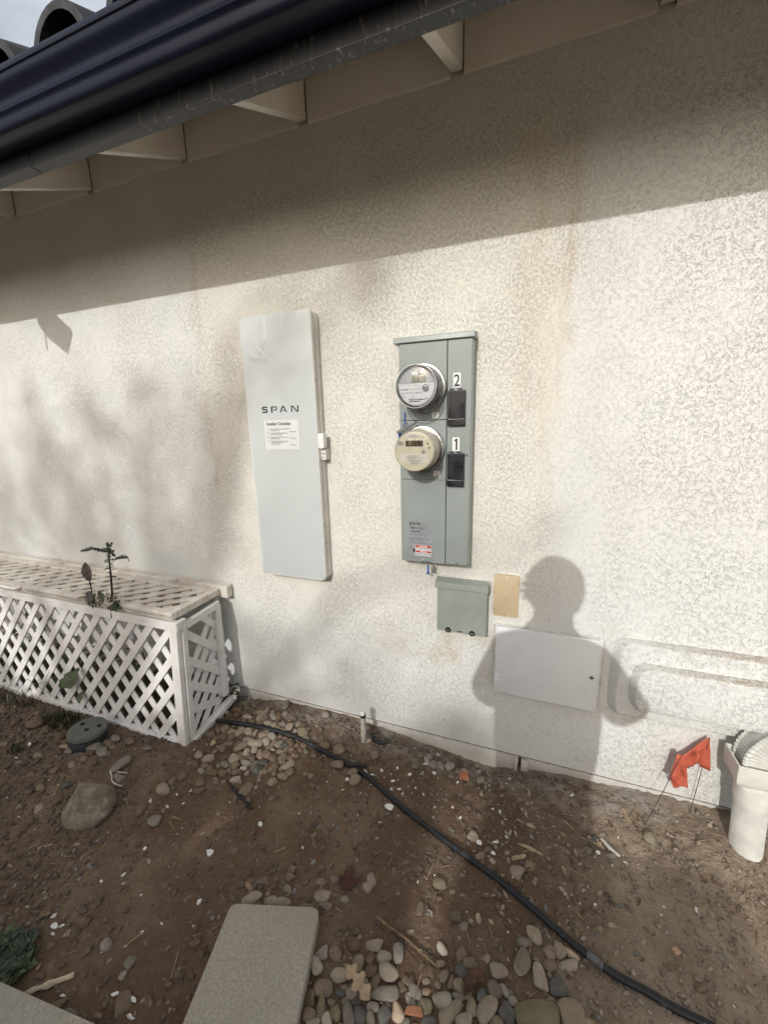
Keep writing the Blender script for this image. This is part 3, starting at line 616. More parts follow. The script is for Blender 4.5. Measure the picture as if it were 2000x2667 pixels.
MB().tube([(-.379, -.066, .863), (-.383, -.062, .850), (-.376, -.058, .842), (-.370, -.060, .850), (-.374, -.066, .862)], .0006, 6).make('seal_wire', M_STD, mp_)
bs = MB(); bs.box(-.3805, -.3735, -.050, -.047, .811, .842, .001, 1); bs.box(-.3845, -.3700, -.0505, -.0465, .803, .811, .001, 1); bs.make('blue_seal', M_BLU, mp_)
MB().box(-.363, -.354, -.030, -.028, .802, .836, .001, 1).make('clear_tag', M_GSEAL, mp_)

# ------------------------------------------------------------------ the two electricity meters
def meter(name, label, cx, cz, new):
    t_ = thing(name, label, 'electricity meter', (cx, -.061, cz), 'electricity meters on the service panel')
    c = (cx, -.0612, cz); ax = (0, -1, 0)
    MB().lathe(c, ax, [(0, .0845), (.004, .0865), (.014, .0865), (.0175, .0845), (.019, .080)], 64, True, True).make('socket_ring', M_STL, t_, 40)
    MB().lathe(c, ax, [(.0185, .0785), (.024, .079), (.026, .0775), (.030, .0755)], 64, False, True).make('base_flange', M_STD if new else M_GLY, t_, 40)
    if new:
        MB().lathe(c, ax, [(.0302, .062), (.090, .060), (.0905, .058)], 48).make('inner_drum', M_FGR, t_, 40)
        MB().lathe(c, ax, [(.0302, .0745), (.060, .0730), (.098, .0715), (.108, .0705), (.1125, .0680), (.1145, .0640)], 64, False, True).make('glass_cover', M_GLS, t_, 40)
        MB().lathe(c, ax, [(.1005, .0718), (.1005, .0728), (.1065, .0726), (.1065, .0712)], 64, False, False).make('cover_rim', M_WH, t_, 40)
        yf_ = c[1] - .0925
        MB().lathe((cx, yf_ + .0015, cz), ax, [(0, .0655), (.0012, .0655)], 64).make('face_plate', M_FGR, t_)
        pl = []
        for i in range(33):
            a = R(176 + 188 * i / 32); pl.append((cx + math.cos(a) * .0625, yf_ - .0002, cz + math.sin(a) * .0625 * .98 + .0))
        wp = MB().prism(pl, (0, -.0006, 0)).make('white_label', M_FACE, t_); yl = yf_ - .0011
        MB().box(cx - .066, cx + .062, yf_ - .002, yf_, cz + .0045, cz + .0105).make('divider', M_FACE, t_)
        lc = MB().box(cx - .0165, cx + .0335, yf_ - .004, yf_ + .001, cz + .0165, cz + .0345, .0008, 1).make('display', M_LCD, t_)
        text('07827', cx + .0, cz + .0225, yf_ - .0043, .0085, M_BLK, lc, 'digits', sx=1.05)
        bl = MB().box(cx - .0165, cx + .029, yf_ - .0025, yf_ + .001, cz + .0395, cz + .049).make('bar_code_label', M_FACE, t_)
        bars = []; x = cx + .007
        while x < cx + .026: w = random.choice((.0005, .0009, .0014)); bars.append((x, x + w, cz + .0405, cz + .0465)); x += w + .0008
        flat(bars, yf_ - .0027, 'bar_code', M_BLK, bl)
        text('Honeywell', cx - .058, cz - .0105, yl, .0065, M_BLK, wp, bold=.0002); text('Electricity meter', cx - .024, cz - .0095, yl, .0060, M_TXT, wp)
        text('FM 2S CL200, 240V, 3W, 60Hz', cx - .055, cz - .022, yl, .0050, M_TXT, wp, bold=.0001); text('Kh 1.0\nRr 24\n120/240', cx - .055, cz - .0275, yl, .0046, M_TXT, wp)
        text('Type: A3RL', cx - .002, cz - .022, yl, .0050, M_TXT, wp, bold=.0001)
        text('PG&E SmartMeter\u2122', cx - .028, cz - .0455, yl, .0080, M_BLK, wp, bold=.0002)
        flat([(cx - .028, cx + .013, cz - .0515, cz - .0478)], yl, 'print_band', M_TXT, wp)
        ring = MB().tube([(cx - .011 + .0052 * math.cos(2 * math.pi * i / 16), yl, cz - .033 + .0052 * math.sin(2 * math.pi * i / 16)) for i in range(17)], .0003, 4, False).make('round_mark', M_TXT, wp)
        kb = MB().lathe((cx + .0325, yf_ - .001, cz - .005), ax, [(0, .0125), (.004, .012), (.006, .009)], 24).make('optical_port', M_FGR, t_, 40)
        MB().prism([(cx + .026, yf_ - .0075, cz - .007), (cx + .029, yf_ - .0075, cz - .001), (cx + .032, yf_ - .0075, cz - .007)], (0, -.0002, 0)).prism([(cx + .033, yf_ - .0075, cz - .005), (cx + .036, yf_ - .0075, cz - .001), (cx + .039, yf_ - .0075, cz - .005), (cx + .036, yf_ - .0075, cz - .008)], (0, -.0002, 0)).make('port_contacts', M_BLK, kb)
        for a in (60, 64, 68, 72, 288, 293, 298, 303):
            MB().box(cx + math.cos(R(a)) * .0715 - .0022, cx + math.cos(R(a)) * .0715 + .0022, c[1] - .099, c[1] - .094, cz + math.sin(R(a)) * .0715 - .0012, cz + math.sin(R(a)) * .0715 + .0012).make('vent_slot', M_HOLE, t_)
    else:
        MB().lathe(c, ax, [(.0302, .0748), (.050, .0742), (.100, .0725), (.1075, .0715)], 64, False, False).make('case_side', M_CRS, t_, 40)
        MB().lathe(c, ax, [(.1075, .0727), (.112, .0722), (.1155, .0690)], 64, False, False).make('case_rim', M_CRS, t_, 40)
        yf_ = c[1] - .1125
        MB().lathe((cx, yf_ + .001, cz), ax, [(0, .0700), (.0008, .0700)], 64).make('face_plate', M_CRM, t_)
        MB().lathe(c, ax, [(.1150, .0695), (.1165, .0640), (.1168, .001)], 64, False, True).make('clear_lens', M_GLY, t_, 40)
        lf = MB().box(cx - .0345, cx + .0355, yf_ - .0015, yf_ + .001, cz + .0125, cz + .0405, .0008, 1).make('display_frame', M_FACE, t_)
        MB().box(cx - .0315, cx + .0325, yf_ - .002, yf_, cz + .0165, cz + .0375).make('display', M_LCB, lf)
        flat([(cx - .029, cx + .024, cz + .0455, cz + .059)], yf_ - .0005, 'name_label', M_FACE, t_)
        rw = []
        for z, a, b in ((.0555, -.02, .012), (.0515, -.017, .018), (.048, -.023, .02)):
            x = cx + a
            while x < cx + b: w = .002 + .005 * random.random(); rw.append((x, min(x + w, cx + b), cz + z, cz + z + .0016)); x += w + .001
        for z, a, b in ((-.017, -.02, .018), (-.0205, -.028, .01), (-.024, -.025, .035), (-.0275, -.026, -.002), (-.031, -.014, .03), (-.0345, -.026, .022), (-.038, -.02, .03), (-.042, -.012, .02), (-.046, -.013, .012)):
            x = cx + a
            while x < cx + b: w = .002 + .006 * random.random(); rw.append((x, min(x + w, cx + b), cz + z, cz + z + .0016)); x += w + .0014
        lp = flat([(cx - .05, cx + .05, cz - .0405, cz - .0085)], yf_ - .0005, 'print_panel', M_FACE, t_)
        flat(rw, yf_ - .0008, 'fine_print', M_TXT, t_)
        for x, z, r, mt in ((-.052, .0275, .0085, M_FGR), (.0335, -.0025, .0075, M_FGR), (.049, .0265, .0028, M_HOLE), (-.026, .063, .002, M_HOLE), (.027, .063, .002, M_HOLE)):
            MB().lathe((cx + x, yf_, cz + z), ax, [(0, r), (.0008, r)], 20).make('port' if r > .004 else 'vent_hole', mt, t_)
        MB().box(cx - .046, cx - .0385, yf_ - .001, yf_, cz + .0235, cz + .0315).make('port_tab', M_FGR, t_)
        MB().box(cx + .0525, cx + .0565, yf_ - .001, yf_, cz + .0085, cz + .0145).make('sensor_window', M_BLK, t_)
    return t_
meter('electricity_meter', 'upper electricity meter with clear cover and white face, beside plate 2', -.3925, 1.5315, True)
meter('electricity_meter', 'lower cream-coloured electricity meter with yellowed case, beside plate 1', -.3965, 1.311, False)
# locking clamp between the meters
cl = thing('meter_seal', 'grey plastic locking clamp with blue tag between the two meters', 'seal', (-.44, -.062, 1.395))
MB().bar((-.485, -.092, 1.374), (-.455, -.092, 1.388), .011, .02, (0, 1, 0), .002).make('clamp_body', M_GSEAL, cl)
MB().bar((-.455, -.092, 1.388), (-.412, -.092, 1.412), .009, .016, (0, 1, 0), .002).make('clamp_arm', M_GSEAL, cl)
MB().bar((-.462, -.10, 1.402), (-.442, -.10, 1.378), .006, .012, (0, 1, 0), .001).make('clamp_leg', M_GSEAL, cl)
MB().bar((-.449, -.10, 1.409), (-.431, -.10, 1.382), .006, .012, (0, 1, 0), .001).make('clamp_leg', M_GSEAL, cl)
MB().box(-.4865, -.475, -.078, -.074, 1.352, 1.371, .001, 1).make('blue_tag', M_BLU, cl)
MB().box(-.4675, -.4635, -.0635, -.061, 1.40, 1.450, .0005, 1).make('blue_band', M_BLU, cl)
MB().box(-.4625, -.4600, -.0635, -.061, 1.405, 1.446, .0005, 1).make('grey_band', M_GSEAL, cl)

# ------------------------------------------------------------------ smaller boxes on the wall
gb = thing('disconnect_box', 'small sage green box with a rain lip and two round black plugs', 'electrical box', (-.24, 0, .56))
MB().box(-.3385, -.1395, -.049, .01, .5605, .772, .002).make('box_body', M_GRD, gb)
MB().hexa([(-.3475, -.056, .7525), (-.1345, -.056, .7525), (-.1345, .006, .7525), (-.3475, .006, .7525), (-.3475, -.054, .776), (-.1345, -.054, .776), (-.1345, .006, .785), (-.3475, .006, .785)], .002).make('rain_lip', M_GRD, gb)
for x in (-.292, -.1945):
    k = MB().lathe((x, -.049, .5685), (0, -1, 0), [(0, .0115), (.002, .0115), (.006, .010)], 24).make('plug', M_BP, gb, 40)
    MB().lathe((x, -.055, .5685), (0, -1, 0), [(0, .0045), (.002, .0042), (.003, .002)], 12).make('screw', M_STL, k, 40)
bt = MB(); tt_ = [(-.351 + .0092 * i, -.003 - .002 * random.random(), .785 + .0035 * math.sin(i * 1.9) * random.random()) for i in range(24)]
bt.tube(tt_, [.003 + .0025 * random.random() for _ in tt_], 7).make('caulk_bead', M_FO, gb, 60)
MB().tube([(-.1335, -.003, .785 - .011 * i) for i in range(5)], [.003 + .003 * random.random() for _ in range(5)], 7).make('caulk_bead', M_FO, gb, 60)
MB().box(-.254, -.233, -.0505, -.0485, .5665, .5695).make('lock_slot', M_HOLE, gb)
MB().prism([(-.222, -.0493, .664), (-.2175, -.0493, .668), (-.2165, -.0493, .6635)], (0, -.0006, 0)).make('paint_nick', M_HOLE, gb)
bp = thing('cover_plate', 'beige plastic cover plate between the small green box and the white access door', 'cover plate', (-.07, 0, .65))
MB().prism(rrect(-.1185, -.024, .6455, .8195, .008, .004), (0, -.018, 0), .002).make('plate', M_BEI, bp, 40)
for z, m_ in ((.808, M_WH), (.6535, M_STD)): MB().lathe((-.071, -.0138, z), (0, -1, 0), [(0, .0028), (.0012, .0026)], 12).make('screw', m_, bp)
MB().prism([(-.117, -.002, .8190), (-.026, -.002, .8165), (-.028, -.002, .8245), (-.112, -.002, .8265)], (0, .006, 0)).make('caulk_bead', M_PVC, bp)
flat([(-.094, -.088, .6762, .6772), (-.082, -.078, .6762, .6772), (-.072, -.066, .6762, .6772), (-.064, -.061, .6785, .6792)], -.0142, 'scratches', M_PVC, bp)
ad = thing('access_door', 'white painted metal access door low on the wall with two hinges and round lock', 'access door', (.085, 0, .3))
MB().box(-.108, .284, -.006, .01, .293, .600, .003).make('frame', M_DOOR, ad)
MB().prism(rrect(-.1015, .2745, .3035, .602, .006, -.0075, 3), (0, -.0175, 0), .003).make('door', M_DOOR, ad, 40)
for pts_ in ([(-.106 + .0145 * i, -.004, .603 + .003 * random.random()) for i in range(27)], [(-.1095, -.004, .60 - .0145 * i) for i in range(21)], [(.2855, -.003, .60 - .016 * i) for i in range(19)]):
    MB().tube(pts_, [.0022 + .0032 * random.random() for _ in pts_], 6).make('caulk_bead', M_FO, ad, 60)
for z in (.540, .372):
    hk = MB().box(-.1035, -.0805, -.0275, -.006, z - .0165, z + .0165, .0015).make('hinge', M_DOOR, ad)
    for dz in (-.007, .007): MB().lathe((-.089, -.0274, z + dz), (0, -1, 0), [(0, .003), (.0012, .0026)], 10).make('rivet', M_WH if dz < 0 else M_DOOR, hk)
lk = MB().lathe((.2535, -.0245, .450), (0, -1, 0), [(0, .0078), (.003, .0078), (.004, .006)], 20).make('lock', M_STL, ad, 40)
MB().box(.2505, .2565, -.0292, -.028, .4488, .4512).make('keyhole', M_HOLE, lk)

# ------------------------------------------------------------------ white lattice box against the wall
lb = thing('lattice_box', 'long white lattice box with a hinged lattice lid standing against the wall', 'lattice box', (-1.5, -.2, -.08))
XL, XR = -3.75, -1.463
def clipline(a, b, u0, u1, v0, v1):
    """clip the 2D segment a-b to a rectangle"""
    t0, t1 = 0.0, 1.0; d = (b[0] - a[0], b[1] - a[1])
    for p, q in ((-d[0], a[0] - u0), (d[0], u1 - a[0]), (-d[1], a[1] - v0), (d[1], v1 - a[1])):
        if p == 0:
            if q < 0: return None
        else:
            r = q / p
            if p < 0: t0 = max(t0, r)
            else: t1 = min(t1, r)
    if t0 >= t1: return None
    return (a[0] + d[0] * t0, a[1] + d[1] * t0), (a[0] + d[0] * t1, a[1] + d[1] * t1)
def slats(u0, u1, v0, v1, pitch, off, slope, place, w, th, n, name, parent, mat):
    for k in range(n):
        c = u1 - off - k * pitch
        s_ = clipline((c - 2 / slope, v1 - 2), (c + 2 / slope, v1 + 2), u0, u1, v0, v1)
        if s_ is None: continue
        (a0, a1), (b0, b1) = s_
        if math.hypot(a0 - b0, a1 - b1) < .03: continue
        j = random.uniform(-.0012, .0012); e = random.uniform(-.003, .003)
        A, U = place(a0 + e, a1, j); B, _ = place(b0 + random.uniform(-.003, .003), b1, j)
        MB().bar(A, B, w * random.uniform(.96, 1.03), th, U, .0012).make(name, mat, parent)
# front panel
fp = lambda y: (lambda u, v, j: ((u, y + j, v), (0, 1, 0)))
slats(XL, -1.492, -.066, .532, .1175, .006 - .1175 * 5, 1.197, fp(-.3745), .0365, .007, 32, 'front_slat', lb, M_LW)
slats(XL, -1.492, -.066, .532, .1175, -.40, -1.197, fp(-.3665), .0365, .007, 30, 'front_slat', lb, M_LW)
def rail(n_, *a, bev=.002, mat=None): return MB().box(*a, bev, 1).make(n_, mat or M_LW, lb)
rail('top_rail', XL, -1.455, -.389, -.358, .514, .5555)
rail('bottom_rail', XL, -1.5115, -.388, -.36, -.092, -.050)
rail('corner_post', -1.511, -1.4635, -.3865, -.360, -.085, .5125)
# end panel
rail('end_post', -1.479, -1.4575, -.3570, -.326, -.082, .556)
MB().bar((-1.468, -.325, .519), (-1.468, -.078, .530), .024, .034, (0, 0, 1), .002).make('end_rail', M_LW, lb)
MB().bar((-1.467, -.094, .535), (-1.467, -.105, .018), .024, .036, (0, 1, 0), .002).make('back_post', M_LW, lb)
MB().bar((-1.461, -.345, -.064), (-1.455, -.058, -.020), .034, .030, (0, 0, 1), .002).make('loose_rail', M_LW, lb)
for a, b in (((-.215, .520), (-.105, .420)), ((-.333, .482), (-.112, .292)), ((-.333, .348), (-.112, .160)), ((-.333, .220), (-.112, .045)), ((-.333, .085), (-.150, .015))):
    MB().bar((-1.474, a[0], a[1]), (-1.474, b[0], b[1]), .007, .037, (0, 0, 1), .0012).make('end_slat', M_LW, lb)
for k in range(8):
    y0 = -.345 + (k - 3) * .078
    s_ = clipline((y0 - .5, -.06 - .6), (y0 + .6, -.06 + .72), -.335, -.110, -.06, .515)
    if s_: MB().bar((-1.482, *s_[0]), (-1.482, *s_[1]), .007, .036, (0, 0, 1), .0012).make('end_slat', M_LW, lb)
# lid
ld_ = MB().box(XL, -1.478, -.388, -.350, .566, .600, .003, 1).make('lid', M_LL, lb)
def lrail(n_, *a): return MB().box(*a, .002, 1).make(n_, M_LL, ld_)
lrail('lid_end_rail', -1.514, -1.4765, -.3495, -.050, .567, .5995); lrail('lid_back_rail', XL, -1.5145, -.086, -.050, .568, .599)
for z in (.577, .584): MB().box(XL, -1.480, -.3892, -.3878, z, z + .0022).make('lid_groove', M_SCR, ld_)
lp = lambda z: (lambda u, v, j: ((u, v, z + j), (0, 0, 1)))
slats(XL, -1.508, -.356, -.08, .103, .03 - .309, 1.2, lp(.5925), .040, .006, 29, 'lid_slat', ld_, M_LL)
slats(XL, -1.508, -.356, -.08, .103, .06, -1.2, lp(.5855), .044, .006, 26, 'lid_slat', ld_, M_LL)
MB().box(XL, -1.433, -.046, -.004, .548, .6115, .003, 1).make('wall_ledger', M_LL, lb)
MB().box(XL, -1.436, -.0045, .001, .6105, .619, .001, 1).make('caulk_bead', M_TR, lb)
for x in (-1.79, -2.72):
    MB().box(x - .03, x + .03, -.060, -.030, .6105, .6155, .002, 1).make('hinge', M_LL, lb)
MB().tube([(-2.56, -.389, .588), (-2.565, -.401, .588), (-2.60, -.405, .588), (-2.70, -.405, .588), (-2.735, -.401, .588), (-2.74, -.389, .588)], .009, 10).make('lid_handle', M_LW, ld_, 40)
MB().lathe((-1.4335, -.026, .575), (1, 0, 0), [(0, .004), (.004, .0035)], 10).make('screw', M_LW, lb)

# the front panel leans back a little towards its top
lo_ = wloc(lb)
for o_ in lb.children_recursive:
    for v in o_.data.vertices:
        y_, z_ = v.co.y + lo_.y, v.co.z + lo_.z
        v.co.y += .043 * min(1, max(0, (z_ + .06) / .6)) * min(1, max(0, (-.09 - y_) / .27))
# ------------------------------------------------------------------ weeds
def leafmesh(m, base, tip, width, upv, lobes=0, curl=.15, n=8, jag=.25, seed=0):
    """one leaf blade from base to tip, with toothed edges and a folded midrib"""
    rg = random.Random(seed); base, tip = Vector(base), Vector(tip); d = tip - base; L = d.length; d.normalize()
    u = Vector(upv); u = (u - d * u.dot(d)).normalized(); r = d.cross(u); mid, lf, rt = [], [], []
    for i in range(n + 1):
        t_ = i / n; w = width * (math.sin(math.pi * min(1, t_ * .92 + .06)) ** .8) * (1 + jag * (1 if i % 2 else -1) * (0 < i < n)) * .5
        if lobes: w *= .6 + .5 * abs(math.sin(t_ * math.pi * lobes))
        q = base + d * (L * t_) + u * (-curl * L * t_ * t_)
        mid.append(m.bm.verts.new(q)); lf.append(m.bm.verts.new(q + r * w + u * w * .35)); rt.append(m.bm.verts.new(q - r * w + u * w * (.35 + rg.uniform(-.2, .2))))
    for i in range(n):
        m.bm.faces.new((mid[i], mid[i + 1], lf[i + 1], lf[i])); m.bm.faces.new((mid[i + 1], mid[i], rt[i], rt[i + 1]))
    return m
wd = thing('weed', 'spiky dark weed growing up through the lid of the lattice box', 'weed', (-1.87, -.33, .6))
MB().tube([(-1.873, -.345, .52), (-1.870, -.335, .60), (-1.862, -.33, .64), (-1.848, -.33, .735), (-1.842, -.33, .80), (-1.832, -.33, .86), (-1.828, -.33, .885)], [.0055, .0055, .005, .0045, .0035, .003, .0018], 8).make('stem', M_STEM, wd, 60)
def wl1(base, tip, w, mat, up=(0, -.4, 1), name='leaf', **k): leafmesh(MB_ := MB(), base, tip, w, up, **k); return MB_.make(name, mat, wd)
wl1((-1.832, -.33, .852), (-1.930, -.335, .862), .024, M_LFD, lobes=3, n=14, jag=.45, curl=.05); wl1((-1.915, -.335, .862), (-2.008, -.34, .838), .034, M_LFD, n=10, jag=.35, curl=-.1)
MB().tube([(-1.83, -.33, .85), (-1.90, -.333, .866), (-1.95, -.336, .864)], .0022, 5).make('leaf_stalk', M_LFD, wd)
wl1((-1.84, -.33, .790), (-1.79, -.335, .828), .020, M_LFD, lobes=2, n=8); wl1((-1.795, -.335, .824), (-1.715, -.335, .846), .032, M_LFD, lobes=3, n=12, jag=.4)
MB().tube([(-1.717, -.335, .846), (-1.709, -.335, .846), (-1.705, -.335, .835), (-1.703, -.335, .822)], .0018, 5).make('dried_tip', M_LFD, wd)
for i, (a, b, w) in enumerate((((-1.832, .868), (-1.88, .862), .018), ((-1.83, .872), (-1.775, .846), .02), ((-1.829, .878), (-1.855, .893), .010), ((-1.826, .885), (-1.80, .905), .010), ((-1.826, .88), (-1.785, .893), .012), ((-1.838, .84), (-1.868, .825), .018), ((-1.838, .835), (-1.812, .852), .014), ((-1.841, .815), (-1.860, .806), .016), ((-1.84, .81), (-1.822, .815), .014), ((-1.845, .79), (-1.862, .775), .016), ((-1.845, .77), (-1.885, .765), .009), ((-1.848, .755), (-1.830, .768), .008), ((-1.85, .71), (-1.828, .728), .006))):
    wl1((a[0], -.33, a[1]), (b[0], -.33 - .02 * math.sin(i * 2.1), b[1]), w, M_LFD, lobes=1, n=6, jag=.5, seed=i)
for i, (x, z) in enumerate(((-1.826, .892), (-1.80, .893), (-1.842, .80))): MB().lathe((x, -.332, z), (.1, -.2, 1), [(0, .001), (.003, .0045), (.008, .0045), (.011, .002)], 8).make('bud', M_LEAF, wd, 60)
MB().tube([(-2.0, -.345, .55), (-1.998, -.335, .64), (-2.008, -.33, .70)], .003, 6).make('stem', M_STEM, wd)
wl1((-2.007, -.33, .690), (-2.018, -.33, .782), .046, M_LFM, up=(.6, -1, .1), lobes=0, n=10, jag=.08, curl=.05)
wl1((-2.012, -.33, .748), (-2.055, -.33, .752), .007, M_LFD, n=6); wl1((-1.995, -.33, .652), (-1.975, -.33, .672), .012, M_LFT, n=6)
for i, (a, b, w, mt) in enumerate((((-1.995, .645), (-1.968, .595), .040, M_LFM), ((-1.98, .61), (-1.985, .572), .046, M_LEAF), ((-1.96, .635), (-1.935, .625), .02, M_LEAF), ((-1.90, .645), (-1.885, .605), .03, M_LEAF), ((-1.86, .585), (-1.80, .605), .036, M_LEAF), ((-1.815, .60), (-1.795, .575), .036, M_LEAF), ((-1.88, .58), (-1.83, .585), .018, M_LFB), ((-2.03, .61), (-2.075, .602), .012, M_LFD), ((-1.94, .60), (-1.90, .59), .01, M_LFB))):
    wl1((a[0], -.35, a[1]), (b[0], -.37, b[1]), w, mt, n=7, jag=.25, seed=i + 40)
for i in range(26):
    z = random.uniform(.72, .895); a = random.uniform(0, 6.28); l = random.uniform(.012, .032); x0 = -1.848 + (z - .735) * .12
    wl1((x0, -.33, z), (x0 + math.cos(a) * l, -.33 + math.sin(a) * l * .8, z + random.uniform(-.012, .016)), l * .5, M_LFD if i % 3 else M_LEAF, lobes=1, n=5, jag=.5, seed=200 + i)
for i in range(22):
    x0, z = random.uniform(-2.0, -1.81), random.uniform(.60, .645); a = random.uniform(0, 6.28); l = random.uniform(.012, .034)
    wl1((x0, -.34, z), (x0 + math.cos(a) * l, -.35 + math.sin(a) * l * .5, z + random.uniform(-.02, .016)), l * .65, (M_LFD, M_LEAF, M_LFB)[i % 3], n=5, jag=.3, seed=300 + i)
for x0, z0, z1 in ((-1.985, .60, .65), (-1.955, .60, .648), (-1.935, .6, .638), (-1.895, .6, .655), (-1.88, .595, .625)): MB().tube([(x0, -.34, .56), (x0 + .004, -.34, z0), (x0 + .012, -.338, z1)], .0014, 5).make('stem', M_STEM, wd)
# weeds inside and in front of the box
wf = thing('weed', 'broad-leaved green weed poking out of the front lattice of the white box', 'weed', (-2.2, -.40, .05))
for i, (a, b, w) in enumerate((((-2.235, .165), (-2.20, .10), .085), ((-2.245, .12), (-2.29, .085), .05), ((-2.16, .205), (-2.135, .175), .04), ((-2.17, .06), (-2.145, .03), .04))):
    leafmesh(m := MB(), (a[0], -.37, a[1]), (b[0], -.415, b[1]), w, (.2, -1, .3), n=8, jag=.2, seed=i); m.make('leaf', M_LEAF, wf)
MB().tube([(-2.21, -.33, -.07), (-2.22, -.35, .06), (-2.235, -.37, .165)], .003, 6).make('stem', M_LEAF, wf)
wi = thing('weed_clump', 'dense weeds growing inside the white lattice box', 'weed', (-2.0, -.2, -.06))
m = MB()
for i in range(230):
    x = random.uniform(-3.3, -1.52); y = random.uniform(-.33, -.05); z = random.uniform(-.05, .30) * random.random() + .0
    a = random.uniform(0, 6.28); l = random.uniform(.03, .08); leafmesh(m, (x, y, z), (x + math.cos(a) * l, max(-.345, min(-.03, y + math.sin(a) * l)), z + random.uniform(-.02, .04)), l * .6, (0, 0, 1), n=3, jag=.1, seed=i)
m.make('foliage', M_LEAF, wi); 
for i in range(14):
    x = random.uniform(-3.2, -1.55); y = random.uniform(-.32, -.06); MB().tube([(x, y, -.08), (x + random.uniform(-.05, .05), y, random.uniform(.05, .3))], .002, 4).make('stem', M_STEM, wi)
wc = thing('weed', 'small weed with white flowers at the back corner of the lattice box', 'weed', (-1.44, -.06, -.06))
for i in range(16):
    a = random.uniform(0, 6.28); x, y = -1.452 + random.uniform(-.02, .025), -.05 + random.uniform(-.02, .02); z = random.uniform(-.04, .05); leafmesh(m := MB(), (x, y, z), (x + math.cos(a) * .03, y - abs(math.sin(a)) * .025, z + random.uniform(-.01, .02)), .02, (0, -.5, 1), n=4, seed=i); m.make('leaf', M_LFD if i % 2 else M_LEAF, wc)
for i in range(11):
    x, y, z = -1.437 + random.uniform(-.012, .012), -.072 + random.uniform(-.012, .01), .005 + random.uniform(-.018, .03); MB().lathe((x, y, z), (random.uniform(-.5, .5), -1, .6), [(0, .001), (.002, .0055), (.004, .004)], 6).make('flower', M_CHIP, wc)
def grass(name, label, cx, cy, rx, ry, n, hmin, hmax, mats, lean=.5, leaf=False):
    g_ = thing(name, label, 'grass' if not leaf else 'weed', (cx, cy, gh(cx, cy)))
    for mt, k in mats:
        m = MB()
        for i in range(int(n * k)):
            r_, a = math.sqrt(random.random()), random.uniform(0, 6.28); x, y = cx + rx * r_ * math.cos(a), cy + ry * r_ * math.sin(a); z = gh(x, y) - .004
            h = random.uniform(hmin, hmax); b = random.uniform(0, 6.28); l = h * lean * random.uniform(.3, 1.3); q = Vector((x + math.cos(b) * l, y + math.sin(b) * l, z + h))
            if leaf: leafmesh(m, (x, y, z + h * .4), q, h * .6, (0, 0, 1), n=5, jag=.3, seed=i)
            else:
                w = random.uniform(.0012, .0026); nrm = Vector((-math.sin(b), math.cos(b), 0)) * w; p0 = Vector((x, y, z)); p1 = p0.lerp(q, .5) + Vector((0, 0, h * .18))
                v = [m.bm.verts.new(c_) for c_ in (p0 - nrm, p0 + nrm, p1 + nrm * .8, p1 - nrm * .8, q)]; m.bm.faces.new(v[:4]); m.bm.faces.new((v[3], v[2], v[4]))
        m.make('blades' if not leaf else 'foliage', mt, g_)
grass('grass_tuft', 'green grass tuft beside the round valve lid, under the lattice box', -2.20, -.465, .16, .05, 420, .02, .06, ((M_GRASS, 1), (M_STRAW, .12)))
grass('grass_tuft', 'sparse small grass tuft in the stony dirt left of the valve lid', -2.22, -.665, .05, .025, 60, .015, .04, ((M_GRASS, 1), (M_STRAW, .15)))
grass('grass_tuft', 'thin grass growing along the foot of the lattice box', -2.75, -.43, .25, .04, 160, .02, .07, ((M_GRASS, 1), (M_STRAW, .2)))
grass('weed', 'dark green leafy weed beside the corner of the long concrete edging slab', -1.325, -1.155, .08, .046, 700, .008, .03, ((M_LEAF, .55), (M_LFD, .75)), 1.1, True)
for i, (x, ang, l) in enumerate(((-2.62, .4, .3), (-2.70, .15, .36), (-2.5, .75, .26), (-2.78, .5, .25))):
    s_ = MB().tube([(x, -.43, -.06), (x + math.cos(ang) * l * .5, -.425, -.05 + l * .4), (x + math.cos(ang) * l, -.42, -.05 + math.sin(ang) * l * 1.4)], [.0016, .0012, .0006], 5).make('grass_stalk', M_GRASS)
    tag(s_, ('thin grass stalk leaning on the lattice box front, second steepest', 'flattest and longest grass stalk leaning on the lattice box front', 'steepest thin grass stalk, closest to the leafy weed on the lattice front', 'grass stalk farthest from the valve lid on the lattice box front')[i], 'grass stalk', 'grass stalks by the lattice box')

# ------------------------------------------------------------------ round valve box, stub pipe, hose, flags, downspout
vb = thing('valve_box', 'round green irrigation valve box with holes in its lid, beside the lattice box', 'valve box', (-1.955, -.51, -.05))
vc = (-1.958, -.508, -.099); va = (.06, .06, 1)
MB().lathe(vc, va, [(0, .078), (.040, .076), (.060, .0755), (.064, .072), (.070, .070), (.082, .070)], 40).make('body', M_VB, vb, 40)
vl = MB().lathe(vc, va, [(.0815, .074), (.084, .0805), (.100, .0805), (.1045, .078), (.1055, .060), (.1062, .030), (.1065, .002)], 48).make('lid', M_VG, vb, 40)
an = Vector(va).normalized()
def onlid(dx, dy): 
    u = Vector((1, 0, 0)); u = (u - an * u.dot(an)).normalized(); v = an.cross(u); return Vector(vc) + an * .1064 + u * dx + v * dy
for dx, dy in ((-.042, .006), (.012, -.012), (.040, .030)):
    MB().lathe(onlid(dx, dy), an, [(0, .0095), (.0008, .0095)], 16).make('lid_hole', M_HOLE, vl)
    for a in range(4): MB().lathe(onlid(dx + math.cos(a * 1.57) * .009, dy + math.sin(a * 1.57) * .007), an, [(0, .0038), (.0007, .0038)], 8).make('lid_hole', M_HOLE, vl)
sb = thing('stub_pipe', 'short white stub pipe with a black cap rim standing in the gravel by the wall', 'pipe', (-.672, -.1, -.05))
MB().lathe((-.674, -.100, -.09), (.02, 0, 1), [(0, .0125), (.172, .0120), (.196, .0122)], 20, True, False).make('pipe', M_STUB, sb, 40)
